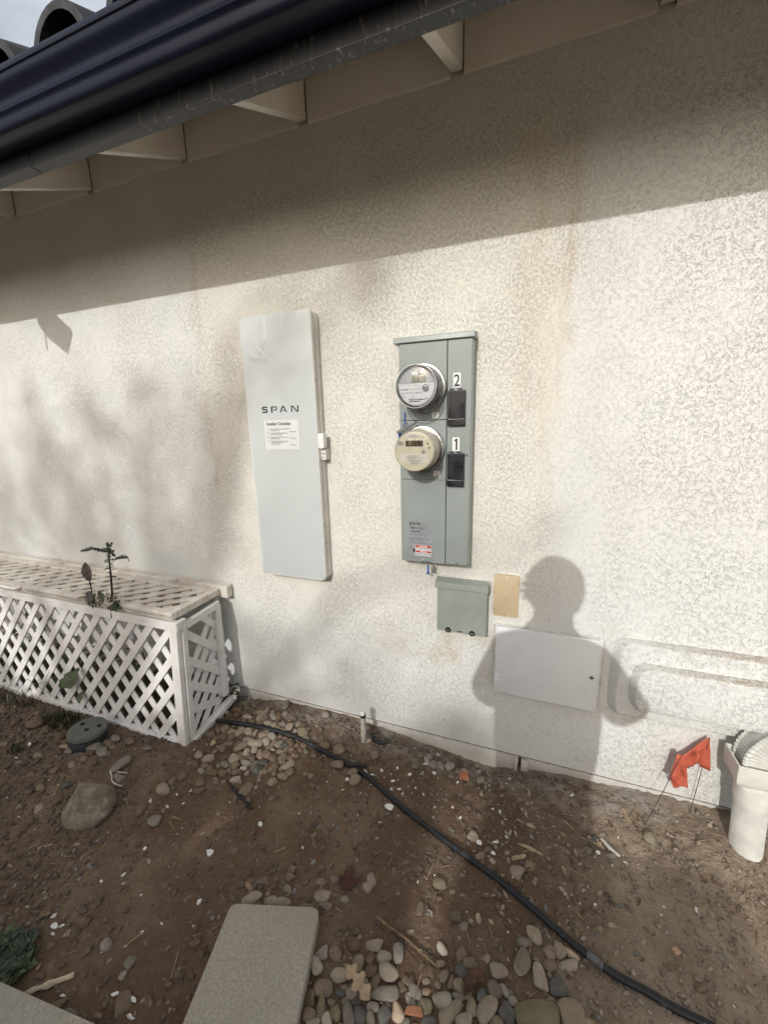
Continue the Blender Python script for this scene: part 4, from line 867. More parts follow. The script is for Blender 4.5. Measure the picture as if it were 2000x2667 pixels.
MB().lathe((-.672, -.100, .093), (.02, -.25, 1), [(0, .0140), (.013, .0142), (.0145, .012)], 20).make('black_band', M_RUB, sb, 40)
MB().lathe((-.672, -.1035, .108), (.02, -.3, 1), [(0, .0125), (.006, .0115), (.010, .006)], 14).make('plaster_plug', M_CHIP, sb, 40)
HP = [(-1.62, -.235), (-1.408, -.205), (-1.194, -.190), (-.984, -.187), (-.821, -.213), (-.616, -.261), (-.444, -.338), (-.298, -.395), (-.153, -.449), (.002, -.506), (.135, -.567), (.206, -.598), (.281, -.622), (.353, -.634), (.41, -.645), (.466, -.650), (.56, -.66), (.75, -.67), (1.1, -.69)]
def spline(P_, n=10):
    out = []; P_ = [Vector(p) for p in P_]
    for i in range(len(P_) - 1):
        p0, p1, p2, p3 = P_[max(i - 1, 0)], P_[i], P_[i + 1], P_[min(i + 2, len(P_) - 1)]
        for j in range(n):
            t_ = j / n; out.append(.5 * ((2 * p1) + (p2 - p0) * t_ + (2 * p0 - 5 * p1 + 4 * p2 - p3) * t_ * t_ + (3 * p1 - p0 - 3 * p2 + p3) * t_ ** 3))
    out.append(P_[-1]); return out
hp = spline([(x, y, 0) for x, y in HP], 8)
hz = ground_h(np.array([p.x for p in hp]), np.array([p.y for p in hp])); hz = np.convolve(np.pad(hz, 4, 'edge'), np.ones(9) / 9, 'valid') + .009
hpt = [(p.x, p.y, z) for p, z in zip(hp, hz)]
ho = thing('hose', 'black irrigation hose snaking from the lattice box across the bare dirt', 'hose', (hp[60].x, hp[60].y, hz[60]))
MB().tube(hpt, .0100, 16).make('tube', M_HOSE, ho, 60)
ci = min(range(len(hp)), key=lambda i: (hp[i].x - .235) ** 2); MB().tube(hpt[ci - 2:ci + 3], .0112, 16).make('coupling', M_CPL, ho, 60)
ci = min(range(len(hp)), key=lambda i: (hp[i].x + .66) ** 2); MB().tube(hpt[ci - 1:ci + 1],   .0109, 16).make('joint_ring', M_RUB, ho, 60)
ci = min(range(len(hp)), key=lambda i: (hp[i].x + .76) ** 2); MB().tube(hpt[ci - 1:ci + 1],   .0109, 16).make('joint_ring', M_RUB, ho, 60)
tag(MB().tube(spline([(-.645, -.062, -.028), (-.620, -.080, -.036), (-.590, -.090, -.036), (-.556, -.078, -.028)], 5), .0085, 10).make('hose_offcut', M_RUB, None, 60), 'curved black hose offcut lying by the stub pipe at the wall', 'hose')
tag(MB().tube(spline([(-.675, -.252, -.03), (-.64, -.243, -.028), (-.60, -.230, -.034)], 5), .0075, 10).make('hose_offcut', M_RUB, None, 60), 'thin black offcut poking out from beside the long hose', 'hose')
# marker flags
def flag(label, foot, tip, verts, faces, printed):
    f_ = thing('marker_flag', label, 'marker flag', foot, 'marker flags by the downspout')
    MB().tube([foot, Vector(foot).lerp(Vector(tip), .5) + Vector((.002, 0, 0)), tip], .0013, 6).make('wire', M_WIRE, f_)
    m = MB(); vs = [m.bm.verts.new(v) for v in verts]
    for q_ in faces: m.bm.faces.new([vs[i] for i in q_])
    bmesh.ops.remove_doubles(m.bm, verts=m.bm.verts, dist=1e-5); bmesh.ops.subdivide_edges(m.bm, edges=m.bm.edges[:], cuts=5, use_grid_fill=True)
    for v in m.bm.verts: v.co.y += .0035 * math.sin(v.co.x * 130 + v.co.z * 90) * math.sin(v.co.z * 170 - v.co.x * 60)
    o = m.make('flag', M_FLG, f_, 60); so = o.modifiers.new('s', 'SOLIDIFY'); so.thickness = .0007
    for s_, x, z, y, sz, rot in printed:
        t_ = text(s_, 0, 0, 0, sz, M_FPR, f_); off = wloc(f_)
        for v in t_.data.vertices:
            p = Vector((v.co.x + off.x, v.co.z + off.z)); c_, s2 = math.cos(rot), math.sin(rot)
            v.co = Vector((x + p.x * c_ - p.y * s2, y, z + p.x * s2 + p.y * c_)) - off
flag('taller orange marker flag on a rusty wire close to the wall', (.622, -.022, -.06), (.638, -.030, .296),
     [(.633, -.032, .298), (.640, -.030, .298), (.656, -.034, .166), (.625, -.030, .172), (.617, -.036, .238), (.600, -.040, .170), (.575, -.046, .162), (.552, -.050, .203), (.592, -.044, .252), (.612, -.052, .205)],
     [(0, 1, 2, 3), (0, 3, 4), (8, 0, 4), (4, 3, 9), (8, 4, 9), (8, 9, 5), (7, 8, 5), (7, 5, 6)], [('DIG', .583, .222, -.0535, .014, .45), ('CALL', .588, .236, -.0535, .011, .45), ('811', .583, .170, -.0535, .012, .1)])
flag('lower crumpled orange marker flag on a bent wire leaning away from the wall', (.446, -.136, -.065), (.552, -.070, .236),
     [(.548, -.0705, .238), (.536, -.073, .236), (.5225, -.078, .133), (.534, -.082, .125), (.546, -.076, .12), (.566, -.074, .110), (.585, -.072, .106), (.570, -.068, .205), (.551, -.078, .160), (.560, -.066, .165), (.5455, -.062, .086), (.552, -.064, .088), (.535, -.066, .108)],
     [(0, 1, 2, 3), (0, 3, 8), (8, 3, 4), (8, 4, 5), (0, 8, 9), (9, 8, 5), (9, 5, 6), (0, 9, 7), (7, 9, 6), (4, 12, 10, 11), (4, 11, 5)], [('BURIED', .556, .180, -.0795, .010, -1.35)])
# downspout end
ds = thing('downspout', 'cream downspout with a ribbed elbow entering a round drain pipe by the wall', 'downspout', (.745, -.1, -.08))
px, py = .742, -.108
prof = [(-.16, .0445)]
z = -.16
while z < .130: prof += [(z, .0443), (z + .0042, .0443), (z + .0047, .0453), (z + .0062, .0453)]; z += .0066
MB().lathe((px + .012, py, 0), (-.055, .0, 1), prof + [(.15, .0445)], 40).make('drain_pipe', M_PVC, ds, 50)
MB().lathe((px + .012, py, 0), (-.055, .0, 1), [(.148, .0455), (.150, .0485), (.196, .0490), (.214, .0485), (.2145, .046)], 40).make('collar', M_ADP, ds, 50)
ad_ = MB(); x0, x1, y0, y1, zb, zt_ = .6755, .80, -.1555, -.055, .2105, .306; T_ = .003
def rectring(z_, e, x_=0): return [(x0 - e + x_, y0 - e, z_), (x1 + e + x_, y0 - e, z_), (x1 + e + x_, y1 + e, z_), (x0 - e + x_, y1 + e, z_)]
rg_ = [[ad_.bm.verts.new(p) for p in rectring(*a)] for a in ((.214, -.022), (.236, -.004), (.246, .0), (.308, .002), (.308, -T_), (.252, -T_ - .002))]
for a, b in zip(rg_, rg_[1:]):
    for j in range(4): ad_.bm.faces.new((a[j], a[(j + 1) % 4], b[(j + 1) % 4], b[j]))
ad_.bm.faces.new(rg_[0][::-1]); ad_.bm.faces.new(rg_[-1])
bmesh.ops.bevel(ad_.bm, geom=[e for e in ad_.bm.edges], offset=.0012, segments=2, affect='EDGES', clamp_overlap=True)
ad_.make('adapter', M_ADP, ds, 40)
# ribbed elbow: rectangular hose section that rises, then leans back to the right along the wall
path = spline([(.742, -.105, .262), (.742, -.105, .300), (.748, -.100, .330), (.775, -.088, .362), (.815, -.080, .392), (.87, -.078, .43), (.90, -.075, .50), (.90, -.073, .70), (.90, -.073, 2.2)], 9)
el = MB(); rings = []
for i, c_ in enumerate(path):
    t_ = (path[min(i + 1, len(path) - 1)] - path[max(i - 1, 0)]).normalized(); sd_ = Vector((0, -1, 0)); sd_ = (sd_ - t_ * sd_.dot(t_)).normalized(); rr = t_.cross(sd_)
    rib = 1.0 + (.055 if (i % 2 and i < 48) else 0.0); a, b = .052 * rib, .039 * rib; rg2 = []
    for cx_, cy_ in ((-1, -1), (1, -1), (1, 1), (-1, 1)):
        for e in (0, 1, 2):
            f = (.80, .93, 1.0)[e] if cx_ * cy_ > 0 else (1.0, .93, .80)[e]; g_ = (1.0, .93, .80)[e] if cx_ * cy_ > 0 else (.80, .93, 1.0)[e]
            rg2.append(el.bm.verts.new(c_ + rr * (cx_ * a * f) + sd_ * (cy_ * b * g_)))
    rings.append(rg2)
for a, b in zip(rings, rings[1:]):
    for j in range(12): el.bm.faces.new((a[j], a[(j + 1) % 12], b[(j + 1) % 12], b[j]))
el.bm.faces.new(rings[-1]); el.make('ribbed_elbow', M_ELB, ds, 25)
# concrete slabs
def slab(name, label, pts, h, rot_lab=None):
    m = MB(); base = min(gh(x, y) for x, y in pts) - .04; top = h
    m.prism([(x, y, base) for x, y in pts], (0, 0, top - base), .004); o = m.make(name, M_PAV, None, 40, loc=(sum(p[0] for p in pts) / len(pts), sum(p[1] for p in pts) / len(pts), base))
    return tag(o, label, 'paving slab')
slab('paving_slab', 'grey concrete paving slab set in the dirt beside the bed of river stones', [(-.793, -.858), (-.789, -.847), (-.779, -.842), (-.553, -.770), (-.535, -.773), (-.526, -.785), (-.452, -1.05), (-.43, -1.16), (-.70, -1.25), (-.722, -1.13)], -.018)
slab('paving_slab', 'pale concrete edging slab near the dark green leafy weed', [(-1.262, -1.198), (-.90, -1.160), (-.88, -1.45), (-1.30, -1.50), (-1.60, -1.46), (-1.60, -1.235)], -.018)

# ------------------------------------------------------------------ river stones, one object each
def stone_mesh(i, ang):
    rg = np.random.default_rng(100 + i); bm = bmesh.new(); bmesh.ops.create_icosphere(bm, subdivisions=3 if not ang else 3, radius=1.0)
    k = rg.normal(size=(7, 3)); ph = rg.uniform(0, 6.28, 7); ex = rg.uniform(2.1, 2.9); sk = rg.uniform(-.22, .22, 3); planes = [(Vector(rg.normal(size=3)).normalized(), rg.uniform(.62, .85)) for _ in range(7 if ang else 4)]
    for v in bm.verts:
        c = np.array(v.co); r = (np.abs(c) ** ex).sum() ** (-1 / ex); c = c * r
        d = sum(.036 * math.sin(k[j] @ c * 1.9 + ph[j]) for j in range(7)); c = c * (1 + d); c[1] *= 1 + sk[0] * c[0]; c[2] *= 1 + sk[1] * c[0]; c[0] += sk[2] * .3 * c[1] ** 2
        p = Vector(c)
        for n, h in planes:
            e = p.dot(n) - (h if ang else h + .07)
            if e > 0: p = p - n * e * (.9 if ang else .7)
        v.co = p
    if ang: bmesh.ops.smooth_vert(bm, verts=bm.verts, factor=.25, use_axis_x=True, use_axis_y=True, use_axis_z=True)
    me = bpy.data.meshes.new('pebble'); bm.to_mesh(me); bm.free()
    for p in me.polygons: p.use_smooth = True
    return me
SHP = [stone_mesh(i, False) for i in range(9)]; SHA = [stone_mesh(40 + i, True) for i in range(5)]
mesh_of = {}
def smesh(kind, i, ang):
    key = (kind, i, ang)
    if key not in mesh_of:
        me = (SHA if ang else SHP)[i].copy(); me.materials.clear(); me.materials.append(ST[kind]); mesh_of[key] = me
    return mesh_of[key]
PEB = {
'A': '-0.35,-0.775,26.9,14.0,-2.87,t -0.315,-0.793,20.7,14.9,-2.81,t -0.28,-0.775,21.8,15.3,1.87,g -0.352,-0.81,16.6,11.8,1.44,b -0.379,-0.831,21.2,15.0,1.88,t -0.484,-0.842,20.7,14.3,-2.4,g -0.489,-0.872,23.9,16.4,2.61,l -0.447,-0.832,17.9,14.6,2.82,b -0.415,-0.866,28.6,15.4,-2.84,l -0.34,-0.834,20.0,12.3,-2.51,b -0.293,-0.82,28.8,17.2,3.11,t -0.322,-0.849,18.7,12.4,1.46,b -0.284,-0.862,35.9,17.0,-2.82,g -0.402,-0.796,15.8,13.0,2.41,b -0.349,-0.86,13.6,8.7,-2.53,g -0.371,-0.89,17.2,10.9,-2.69,g -0.443,-0.905,24.0,16.8,-2.87,b -0.469,-0.937,17.7,17.1,-2.49,b -0.434,-0.939,22.5,11.3,1.97,o -0.414,-0.922,12.1,8.1,2.9,b -0.456,-0.962,19.2,11.5,-2.88,b -0.393,-0.937,16.2,12.0,2.65,o -0.362,-0.929,24.4,15.6,2.25,g -0.333,-0.921,19.3,14.9,2.19,d -0.354,-0.901,14.4,8.0,-2.82,d -0.306,-0.916,17.9,10.5,2.32,o -0.307,-0.895,16.0,10.0,-2.93,g -0.277,-0.899,18.9,15.0,1.42,d -0.246,-0.883,21.0,16.5,2.55,c -0.218,-0.852,19.9,10.4,2.6,g -0.214,-0.832,21.9,13.4,2.77,g -0.242,-0.82,13.0,9.4,2.92,b -0.25,-0.836,13.7,9.0,2.52,b -0.183,-0.85,19.1,15.4,-2.69,o -0.188,-0.822,13.9,8.3,-2.88,p -0.143,-0.824,23.9,19.6,-2.62,k -0.151,-0.776,15.4,10.7,0.98,t -0.167,-0.722,17.7,9.8,2.64,w -0.165,-0.753,15.4,7.5,-2.88,b -0.185,-0.779,13.4,10.8,1.94,b -0.193,-0.801,12.2,7.9,-2.75,b -0.162,-0.797,10.7,8.6,2.64,b -0.438,-0.971,18.6,8.9,-2.87,l -0.409,-0.955,16.2,12.0,2.65,l -0.225,-0.896,17.6,10.8,-2.78,g -0.374,-0.949,9.0,5.4,-2.86,c -0.171,-0.873,17.6,9.5,-2.76,d -0.223,-0.867,8.7,6.1,2.93,g -0.13,-0.778,16.6,6.4,1.49,b -0.49,-0.906,9.7,4.9,-2.8,p -0.408,-0.843,11.7,7.3,-2.82,b -0.199,-0.886,10.1,4.6,-2.78,b -0.393,-0.885,10.8,8.0,-2.81,d -0.399,-0.899,12.4,8.1,-2.85,d -0.379,-0.908,11.1,7.5,-2.93,b',
'B': '-0.114,-0.715,20.1,12.4,1.11,b -0.085,-0.727,21.8,14.6,-2.83,t -0.106,-0.75,19.0,15.8,2.65,d -0.109,-0.779,17.4,15.3,-2.55,t -0.108,-0.803,15.2,10.2,-3.09,g -0.065,-0.748,16.7,13.3,3.09,c -0.072,-0.811,19.3,13.9,1.74,t -0.048,-0.778,19.2,12.2,1.23,d -0.018,-0.763,21.5,18.2,2.25,g 0.004,-0.749,15.5,9.2,2.53,g -0.035,-0.805,33.5,18.2,1.06,t -0.013,-0.717,25.6,16.4,-2.72,t 0.047,-0.677,33.3,20.3,1.14,k 0.05,-0.629,19.1,12.5,-2.73,g 0.077,-0.601,23.5,18.4,2.1,t 0.118,-0.629,20.2,16.9,0.95,t 0.144,-0.613,17.8,15.2,2.26,t 0.174,-0.608,23.6,10.0,2.87,c 0.168,-0.639,31.0,13.0,-2.8,t 0.119,-0.658,20.1,12.6,-2.77,b 0.091,-0.696,30.9,17.8,1.85,t 0.134,-0.701,24.0,18.4,-2.55,d 0.087,-0.777,57.0,32.2,-2.71,o 0.166,-0.745,36.4,30.2,-2.65,t 0.014,-0.795,20.0,19.1,2.66,d 0.026,-0.764,14.2,9.5,-3.11,g -0.008,-0.816,15.3,10.6,-2.95,o -0.124,-0.843,39.7,15.9,0.89,t -0.085,-0.842,22.7,12.3,-2.49,l 0.065,-0.735,8.5,5.0,-2.69,g -0.022,-0.822,9.4,4.7,1.75,p 0.117,-0.729,12.4,6.1,-2.69,b 0.028,-0.805,9.1,4.7,-2.73,p',
'C': '-1.309,-0.134,29.7,16.2,3.08,l -1.414,-0.149,26.4,18.0,2.34,b -1.376,-0.138,23.3,16.6,2.03,b -1.369,-0.182,21.8,14.0,-3.02,b -1.336,-0.169,17.9,16.1,1.45,b -1.304,-0.167,19.5,18.1,1.74,b -1.263,-0.159,23.0,13.2,-3.12,b -1.352,-0.11,19.2,14.4,3.1,b -1.39,-0.049,22.8,14.5,3.08,b -1.406,-0.077,21.2,19.0,1.8,b -1.385,-0.1,19.9,17.0,-2.4,b -1.237,-0.097,46.1,17.6,1.47,t -1.21,-0.128,26.2,18.0,1.15,b -1.176,-0.099,32.1,16.0,2.54,g -1.149,-0.086,26.6,18.6,2.57,b -1.127,-0.067,19.2,14.9,2.56,g -1.155,-0.018,35.9,18.7,1.9,g -1.17,-0.126,18.1,11.7,2.87,b -1.171,-0.153,22.6,14.7,-3.07,t -1.212,-0.165,18.2,10.5,-2.63,b -1.131,-0.16,23.8,15.7,1.92,t -1.101,-0.166,17.8,13.5,2.73,t -1.051,-0.142,22.6,18.8,-2.47,t -1.031,-0.104,24.5,16.7,-2.94,g -0.999,-0.118,34.2,20.8,1.05,b -0.974,-0.15,29.0,22.0,2.76,t -1.015,-0.154,12.9,10.3,1.04,l -0.962,-0.123,14.4,12.1,1.16,l -0.939,-0.174,19.0,15.0,-3.13,g -1.069,-0.168,20.2,14.9,2.71,t -1.1,-0.131,19.2,13.7,-3.02,g -1.354,-0.245,22.6,20.6,3.1,b -1.301,-0.253,27.6,20.0,-2.77,t -1.282,-0.276,23.5,17.9,0.92,b -1.263,-0.242,31.2,17.7,1.69,t -1.24,-0.262,24.7,17.5,1.84,b -1.226,-0.232,25.9,18.2,2.58,t -1.205,-0.271,20.7,14.7,-2.78,g -1.191,-0.224,20.0,12.6,1.68,t -1.146,-0.228,23.3,18.2,2.76,t -1.093,-0.222,23.8,15.7,2.76,g -1.121,-0.216,12.8,10.1,3.01,g -1.106,-0.253,24.0,18.0,2.7,l -1.065,-0.258,31.2,13.2,1.51,c -1.038,-0.247,24.3,18.0,1.73,g -1.014,-0.254,23.7,13.4,0.86,d -0.992,-0.223,25.1,14.6,2.63,b -1.136,-0.277,29.0,24.2,-2.58,t -1.174,-0.277,21.3,16.6,1.95,t -1.13,-0.306,27.0,17.2,2.03,t -1.109,-0.35,21.9,16.4,3.06,t -1.201,-0.322,31.0,18.1,1.13,t -1.226,-0.302,21.3,12.2,1.24,b -1.266,-0.316,20.7,14.3,-2.77,b -1.241,-0.331,19.9,12.0,1.06,b -1.157,-0.331,23.9,13.9,1.95,t -1.09,-0.318,30.1,14.5,2.06,c -1.053,-0.319,26.3,17.0,2.63,b -1.016,-0.326,22.2,19.4,1.81,b -0.972,-0.317,28.5,16.1,1.83,t -1.183,-0.382,28.5,22.7,1.99,t -1.117,-0.384,23.9,15.3,-3.1,g -1.047,-0.363,25.3,16.4,3.09,d -1.007,-0.284,20.4,9.9,-2.76,t -1.046,-0.286,12.9,7.8,-2.88,l -0.941,-0.279,11.1,8.7,2.58,p -0.956,-0.297,16.7,13.0,2.59,b -0.934,-0.336,28.0,16.8,1.1,t -1.279,-0.352,24.6,16.3,2.68,b -1.348,-0.332,19.2,15.7,2.65,c -1.287,-0.415,20.2,15.6,2.88,g -1.38,-0.263,23.9,13.7,2.46,b -1.322,-0.289,23.2,16.6,2.87,b -1.396,-0.292,28.1,19.7,2.85,b -1.204,-0.418,20.5,14.7,2.99,g -1.155,-0.418,18.9,17.6,-3.09,b -1.079,-0.374,16.0,11.3,0.95,b -1.031,-0.211,14.4,12.0,2.77,b -0.93,-0.207,15.1,10.9,-2.99,b -1.152,-0.367,20.2,12.9,2.45,b -1.136,-0.359,13.4,9.6,2.68,b -1.136,-0.127,13.0,9.8,2.52,g -1.19,-0.133,14.0,10.6,2.65,b -1.429,-0.085,30.1,20.7,2.54,b -1.295,-0.09,23.6,18.1,2.97,b -1.258,-0.093,22.2,17.4,2.8,b -1.432,-0.18,25.4,9.1,2.13,g -1.443,-0.139,16.3,11.4,2.94,l -0.9,-0.239,13.0,10.3,2.53,g',
'D': '-1.11,-0.41,17.4,8.6,-2.84,w -1.047,-0.407,26.5,17.7,2.7,d -0.906,-0.364,22.9,16.3,1.24,t -0.916,-0.395,22.0,14.2,-3.13,t -0.942,-0.434,20.3,17.8,-3.09,t -0.98,-0.362,20.8,15.3,2.48,b -1.102,-0.469,22.4,16.0,-2.72,l -1.023,-0.498,29.6,19.2,1.22,l -1.182,-0.458,23.9,18.4,3.12,b -1.214,-0.468,21.1,15.4,2.25,b -1.242,-0.469,28.0,17.3,2.01,b -1.279,-0.476,19.0,13.7,2.79,g -1.2,-0.42,21.2,15.2,2.89,g -1.153,-0.411,19.9,17.4,2.86,b -1.126,-0.438,19.5,16.8,2.75,b -1.296,-0.422,27.5,17.6,-2.61,t -1.35,-0.418,22.3,15.2,2.76,t -1.322,-0.466,20.6,16.6,2.77,b -1.232,-0.531,24.8,17.8,2.57,b -1.209,-0.557,26.3,14.6,-3.03,b -1.179,-0.498,18.7,12.1,2.64,b -0.986,-0.531,13.4,10.0,2.79,b -1.066,-0.609,9.8,6.3,1.89,t -1.158,-0.44,14.8,9.6,2.58,b -1.226,-0.433,11.9,8.3,3.13,g -1.28,-0.454,18.7,11.2,-2.99,b',
'E': '-1.395,-0.564,24.3,21.7,1.96,b -1.357,-0.602,33.2,21.3,3.05,t -1.355,-0.561,21.2,18.7,2.51,b -1.337,-0.529,23.2,20.0,-3.04,b -1.364,-0.701,22.0,16.5,2.01,b -1.315,-0.722,22.1,15.8,2.04,b -1.281,-0.713,27.3,18.9,-2.96,g -1.322,-0.651,14.3,9.1,3.11,b -1.28,-0.668,13.6,6.1,2.19,t -1.475,-0.684,11.7,7.0,3.08,g',
'F': '-2.46,-0.545,27.2,18.9,2.54,b -2.109,-0.52,29.8,17.5,2.63,b -2.269,-0.622,24.2,18.0,3.06,b -2.321,-0.659,19.8,12.5,-2.91,b -1.88,-0.528,33.8,27.2,-2.68,g -1.845,-0.487,29.3,16.8,2.89,b -1.866,-0.555,25.3,14.5,3.01,b -1.828,-0.529,24.1,18.8,3.14,g -1.795,-0.544,28.3,18.4,-2.89,g -1.861,-0.588,26.9,15.3,2.77,b -1.877,-0.63,23.8,13.3,2.76,t -1.974,-0.585,27.8,12.6,2.86,g -2.034,-0.638,22.7,9.4,3.06,b -2.084,-0.649,25.9,14.1,-3.12,o -1.901,-0.686,19.0,14.7,-2.59,b -2.005,-0.724,22.5,13.9,-3.09,b -1.703,-0.696,21.4,14.9,3.06,b -1.777,-0.721,26.0,14.0,3.02,d -1.88,-0.755,21.1,15.7,3.11,b -1.781,-0.816,23.1,15.9,2.79,t -1.86,-0.842,15.0,10.4,2.69,t -1.743,-0.773,29.1,15.3,2.95,b -1.756,-0.864,23.6,12.4,3.07,b -1.751,-0.446,28.7,17.2,2.82,b -1.623,-0.457,24.2,12.9,-2.93,g -1.655,-0.57,41.2,24.8,1.4,g -1.602,-0.614,27.0,15.9,3.08,g -1.472,-0.683,12.0,6.9,3.06,b -1.735,-0.802,17.0,9.0,3.12,b -1.838,-0.457,29.6,17.8,3.08,g -1.799,-0.499,21.7,12.7,3.12,b -2.124,-0.703,21.2,10.5,-2.97,b -2.344,-0.516,45.2,32.7,-2.61,b',
'G': '-1.2,-1.02,13.8,9.0,2.13,b -1.089,-1.035,19.5,14.3,2.89,g -0.985,-1.04,17.6,14.8,-3.03,g -0.98,-1.067,11.1,8.9,1.97,g -0.923,-1.106,24.4,19.2,2.41,t -1.09,-1.167,27.5,11.3,-2.59,b -1.04,-1.164,18.7,7.5,-2.95,g -0.968,-1.143,14.5,6.6,-2.95,w -1.203,-1.197,9.2,4.6,3.03,w -1.383,-1.126,14.5,8.6,-2.94,p -1.446,-1.067,9.6,8.2,-2.61,g -1.365,-1.08,10.5,8.5,-3.08,g',
'H': '0.279,-0.244,23.1,13.5,1.4,d 0.252,-0.292,15.8,10.9,1.45,g 0.325,-0.284,16.1,9.8,-2.46,g 0.458,-0.182,22.0,21.6,1.14,o 0.435,-0.198,11.8,7.4,1.28,l 0.561,-0.479,14.3,9.5,-2.91,g 0.487,-0.572,19.2,8.8,-2.6,b 0.413,-0.617,6.3,3.4,-2.51,w 0.389,-0.606,6.3,4.7,2.43,w',
'I': '-0.759,-0.182,28.6,23.8,2.71,t -0.701,-0.162,30.2,22.4,-3.02,t -0.726,-0.263,26.3,20.6,-2.9,t -0.624,-0.306,25.4,20.6,-2.97,t -0.651,-0.276,22.3,16.2,-2.94,b -0.671,-0.223,20.4,13.2,-2.95,d -0.829,-0.181,22.4,19.4,2.98,b -0.595,-0.16,20.9,20.1,2.73,b -0.342,-0.102,22.0,17.2,1.65,g -0.309,-0.095,25.8,16.1,2.2,g -0.269,-0.096,24.4,19.7,1.57,g -0.376,-0.086,19.0,9.0,2.45,l -0.917,-0.014,22.2,17.2,2.67,g -0.232,-0.106,18.3,14.6,-2.56,g -0.253,-0.138,17.1,13.4,1.54,g -0.207,-0.097,16.2,12.3,-2.59,g -0.406,-0.077,16.1,14.7,1.72,b -0.365,-0.062,14.9,13.1,0.85,g -0.649,-0.096,12.2,10.9,2.34,t -0.408,-0.153,12.0,10.7,-2.86,g',
'J': '-0.131,-0.378,20.0,17.1,0.95,t 0.024,-0.446,23.2,21.9,2.97,t 0.079,-0.451,15.0,7.0,1.3,g -0.072,-0.401,14.1,9.8,-2.6,t -0.089,-0.458,10.1,8.1,1.44,b -0.134,-0.1,18.9,14.2,-2.57,g 0.099,-0.088,13.0,8.9,-2.79,d 0.168,-0.082,19.0,12.2,-2.96,b 0.256,-0.126,10.3,8.4,2.95,g -0.028,-0.251,9.8,7.2,-2.51,g -0.144,-0.511,8.6,6.8,-2.53,b',
'K': '-0.763,-0.797,33.2,17.7,-2.4,t -0.737,-0.804,21.7,8.4,-2.81,b -0.697,-0.784,23.7,15.4,-2.66,t -0.661,-0.774,27.9,12.1,-2.9,t -0.551,-0.718,27.5,15.6,-2.8,t -0.577,-0.689,15.6,10.1,-2.77,b -0.536,-0.667,15.9,10.4,-2.9,b -0.534,-0.734,17.6,12.5,-2.73,t -0.48,-0.705,15.5,9.8,-2.71,g -0.421,-0.625,25.3,15.4,2.2,t -0.424,-0.653,15.7,14.6,2.43,l -0.76,-0.741,20.9,11.2,-2.67,g -0.669,-0.737,14.7,10.7,-3.02,g -0.796,-0.769,23.6,8.7,2.78,p -0.584,-0.755,19.6,6.0,-2.81,b -0.328,-0.635,8.1,5.3,-2.67,w -0.679,-0.705,15.8,11.3,-2.99,b',
'L': '-0.209,-0.566,22.7,15.9,-3.06,t -0.143,-0.63,17.9,15.2,-2.82,g -0.117,-0.649,14.0,9.8,-2.63,g -0.221,-0.603,16.5,9.7,-2.76,b -0.25,-0.653,17.8,10.5,1.53,b -0.145,-0.511,9.8,7.8,3.14,g -0.027,-0.561,12.5,9.5,1.97,b -0.166,-0.572,10.7,8.6,-2.61,p -0.134,-0.569,10.2,6.5,-2.66,p -0.329,-0.635,8.2,5.0,-2.56,w 0.01,-0.588,9.0,5.2,2.33,l -0.212,-0.71,9.8,3.0,-2.72,l',
}
COLN = {'g': 'grey', 't': 'tan', 'b': 'brown', 'd': 'dark grey', 'l': 'pale', 'p': 'pinkish', 'o': 'olive', 'w': 'white', 'c': 'cream', 'k': 'speckled'}
LAND = [(-.355, -.88, 'the dry lobed leaf'), (-.245, -.898, 'the large cream angular stone'), (-.208, -.874, 'the flat terracotta chip'), (-.078, -.772, 'the brown bark chunk'), (-.01, -.93, 'the big olive cobble'), (.235, -.60, 'the pale hose coupling'),
        (-.265, -.74, 'the long dry twig'), (-.50, -.85, 'the slab edge'), (-.63, -.79, 'the slab end'), (-.487, -.655, 'the dark red leaf'), (-1.05, -.515, 'the rotten stick'), (-1.55, -.76, 'the big boulder'), (-1.62, -.61, 'the bleached twig'), (-1.955, -.51, 'the round valve lid'),
        (-.672, -.10, 'the stub pipe'), (-.20, -.125, 'the ridged terracotta piece'), (-1.42, -.33, 'the box corner post'), (-1.44, -.10, 'the loose box rail'), (-.62, -.075, 'the curved hose offcut'), (-.63, -.24, 'the thin black offcut'), (.06, -.355, 'the long wood splinter'), (.44, -.13, 'the bent flag wire'), (.30, -.25, 'the white plaster strip'),
        (-1.15, -1.16, 'the dry curled husk'), (-1.325, -1.155, 'the green weed'), (-1.0, -1.17, 'the edging slab'), (.448, -.508, 'the orange-tan chip'), (-.90, -.70, 'the white shard'), (-1.16, -.205, 'the far hose end'), (-.82, -.215, 'the hose joint'), (-.45, -.365, 'the large white flake'), (-1.02, -.30, 'the stone heap middle'), (-.90, -.36, 'the near edge of the stone heap'), (-1.2, -.33, 'the box-side dirt'), (-.10, -.84, 'the stone bed rim'), (-.42, -.93, 'the slab side')]
items = []
for reg, s_ in PEB.items():
    for it in s_.split():
        a = it.split(','); x, y, l, w, an_ = map(float, a[:5]); items.append((x, y, l / 1000, w / 1000, an_, a[5], reg))
items.sort(key=lambda q: -q[2] * q[3])
keep, rest = items[:292], items[292:]
PLACED = [(x, y, l) for x, y, l, *_ in items]
GNAME = {'A': 'river stones bedded beside the paving slab', 'B': 'river stones bedded beside the paving slab', 'C': 'river stones heaped along the hose by the lattice box', 'D': 'river stones heaped along the hose by the lattice box'}
seen_lab = {}
def pick(i, x, y, l, w, kind):
    ang = (kind in 'ckp' or (i * 7919) % 5 == 0) and l < .045
    return ang, (i * 31 + 7) % (5 if ang else 9)
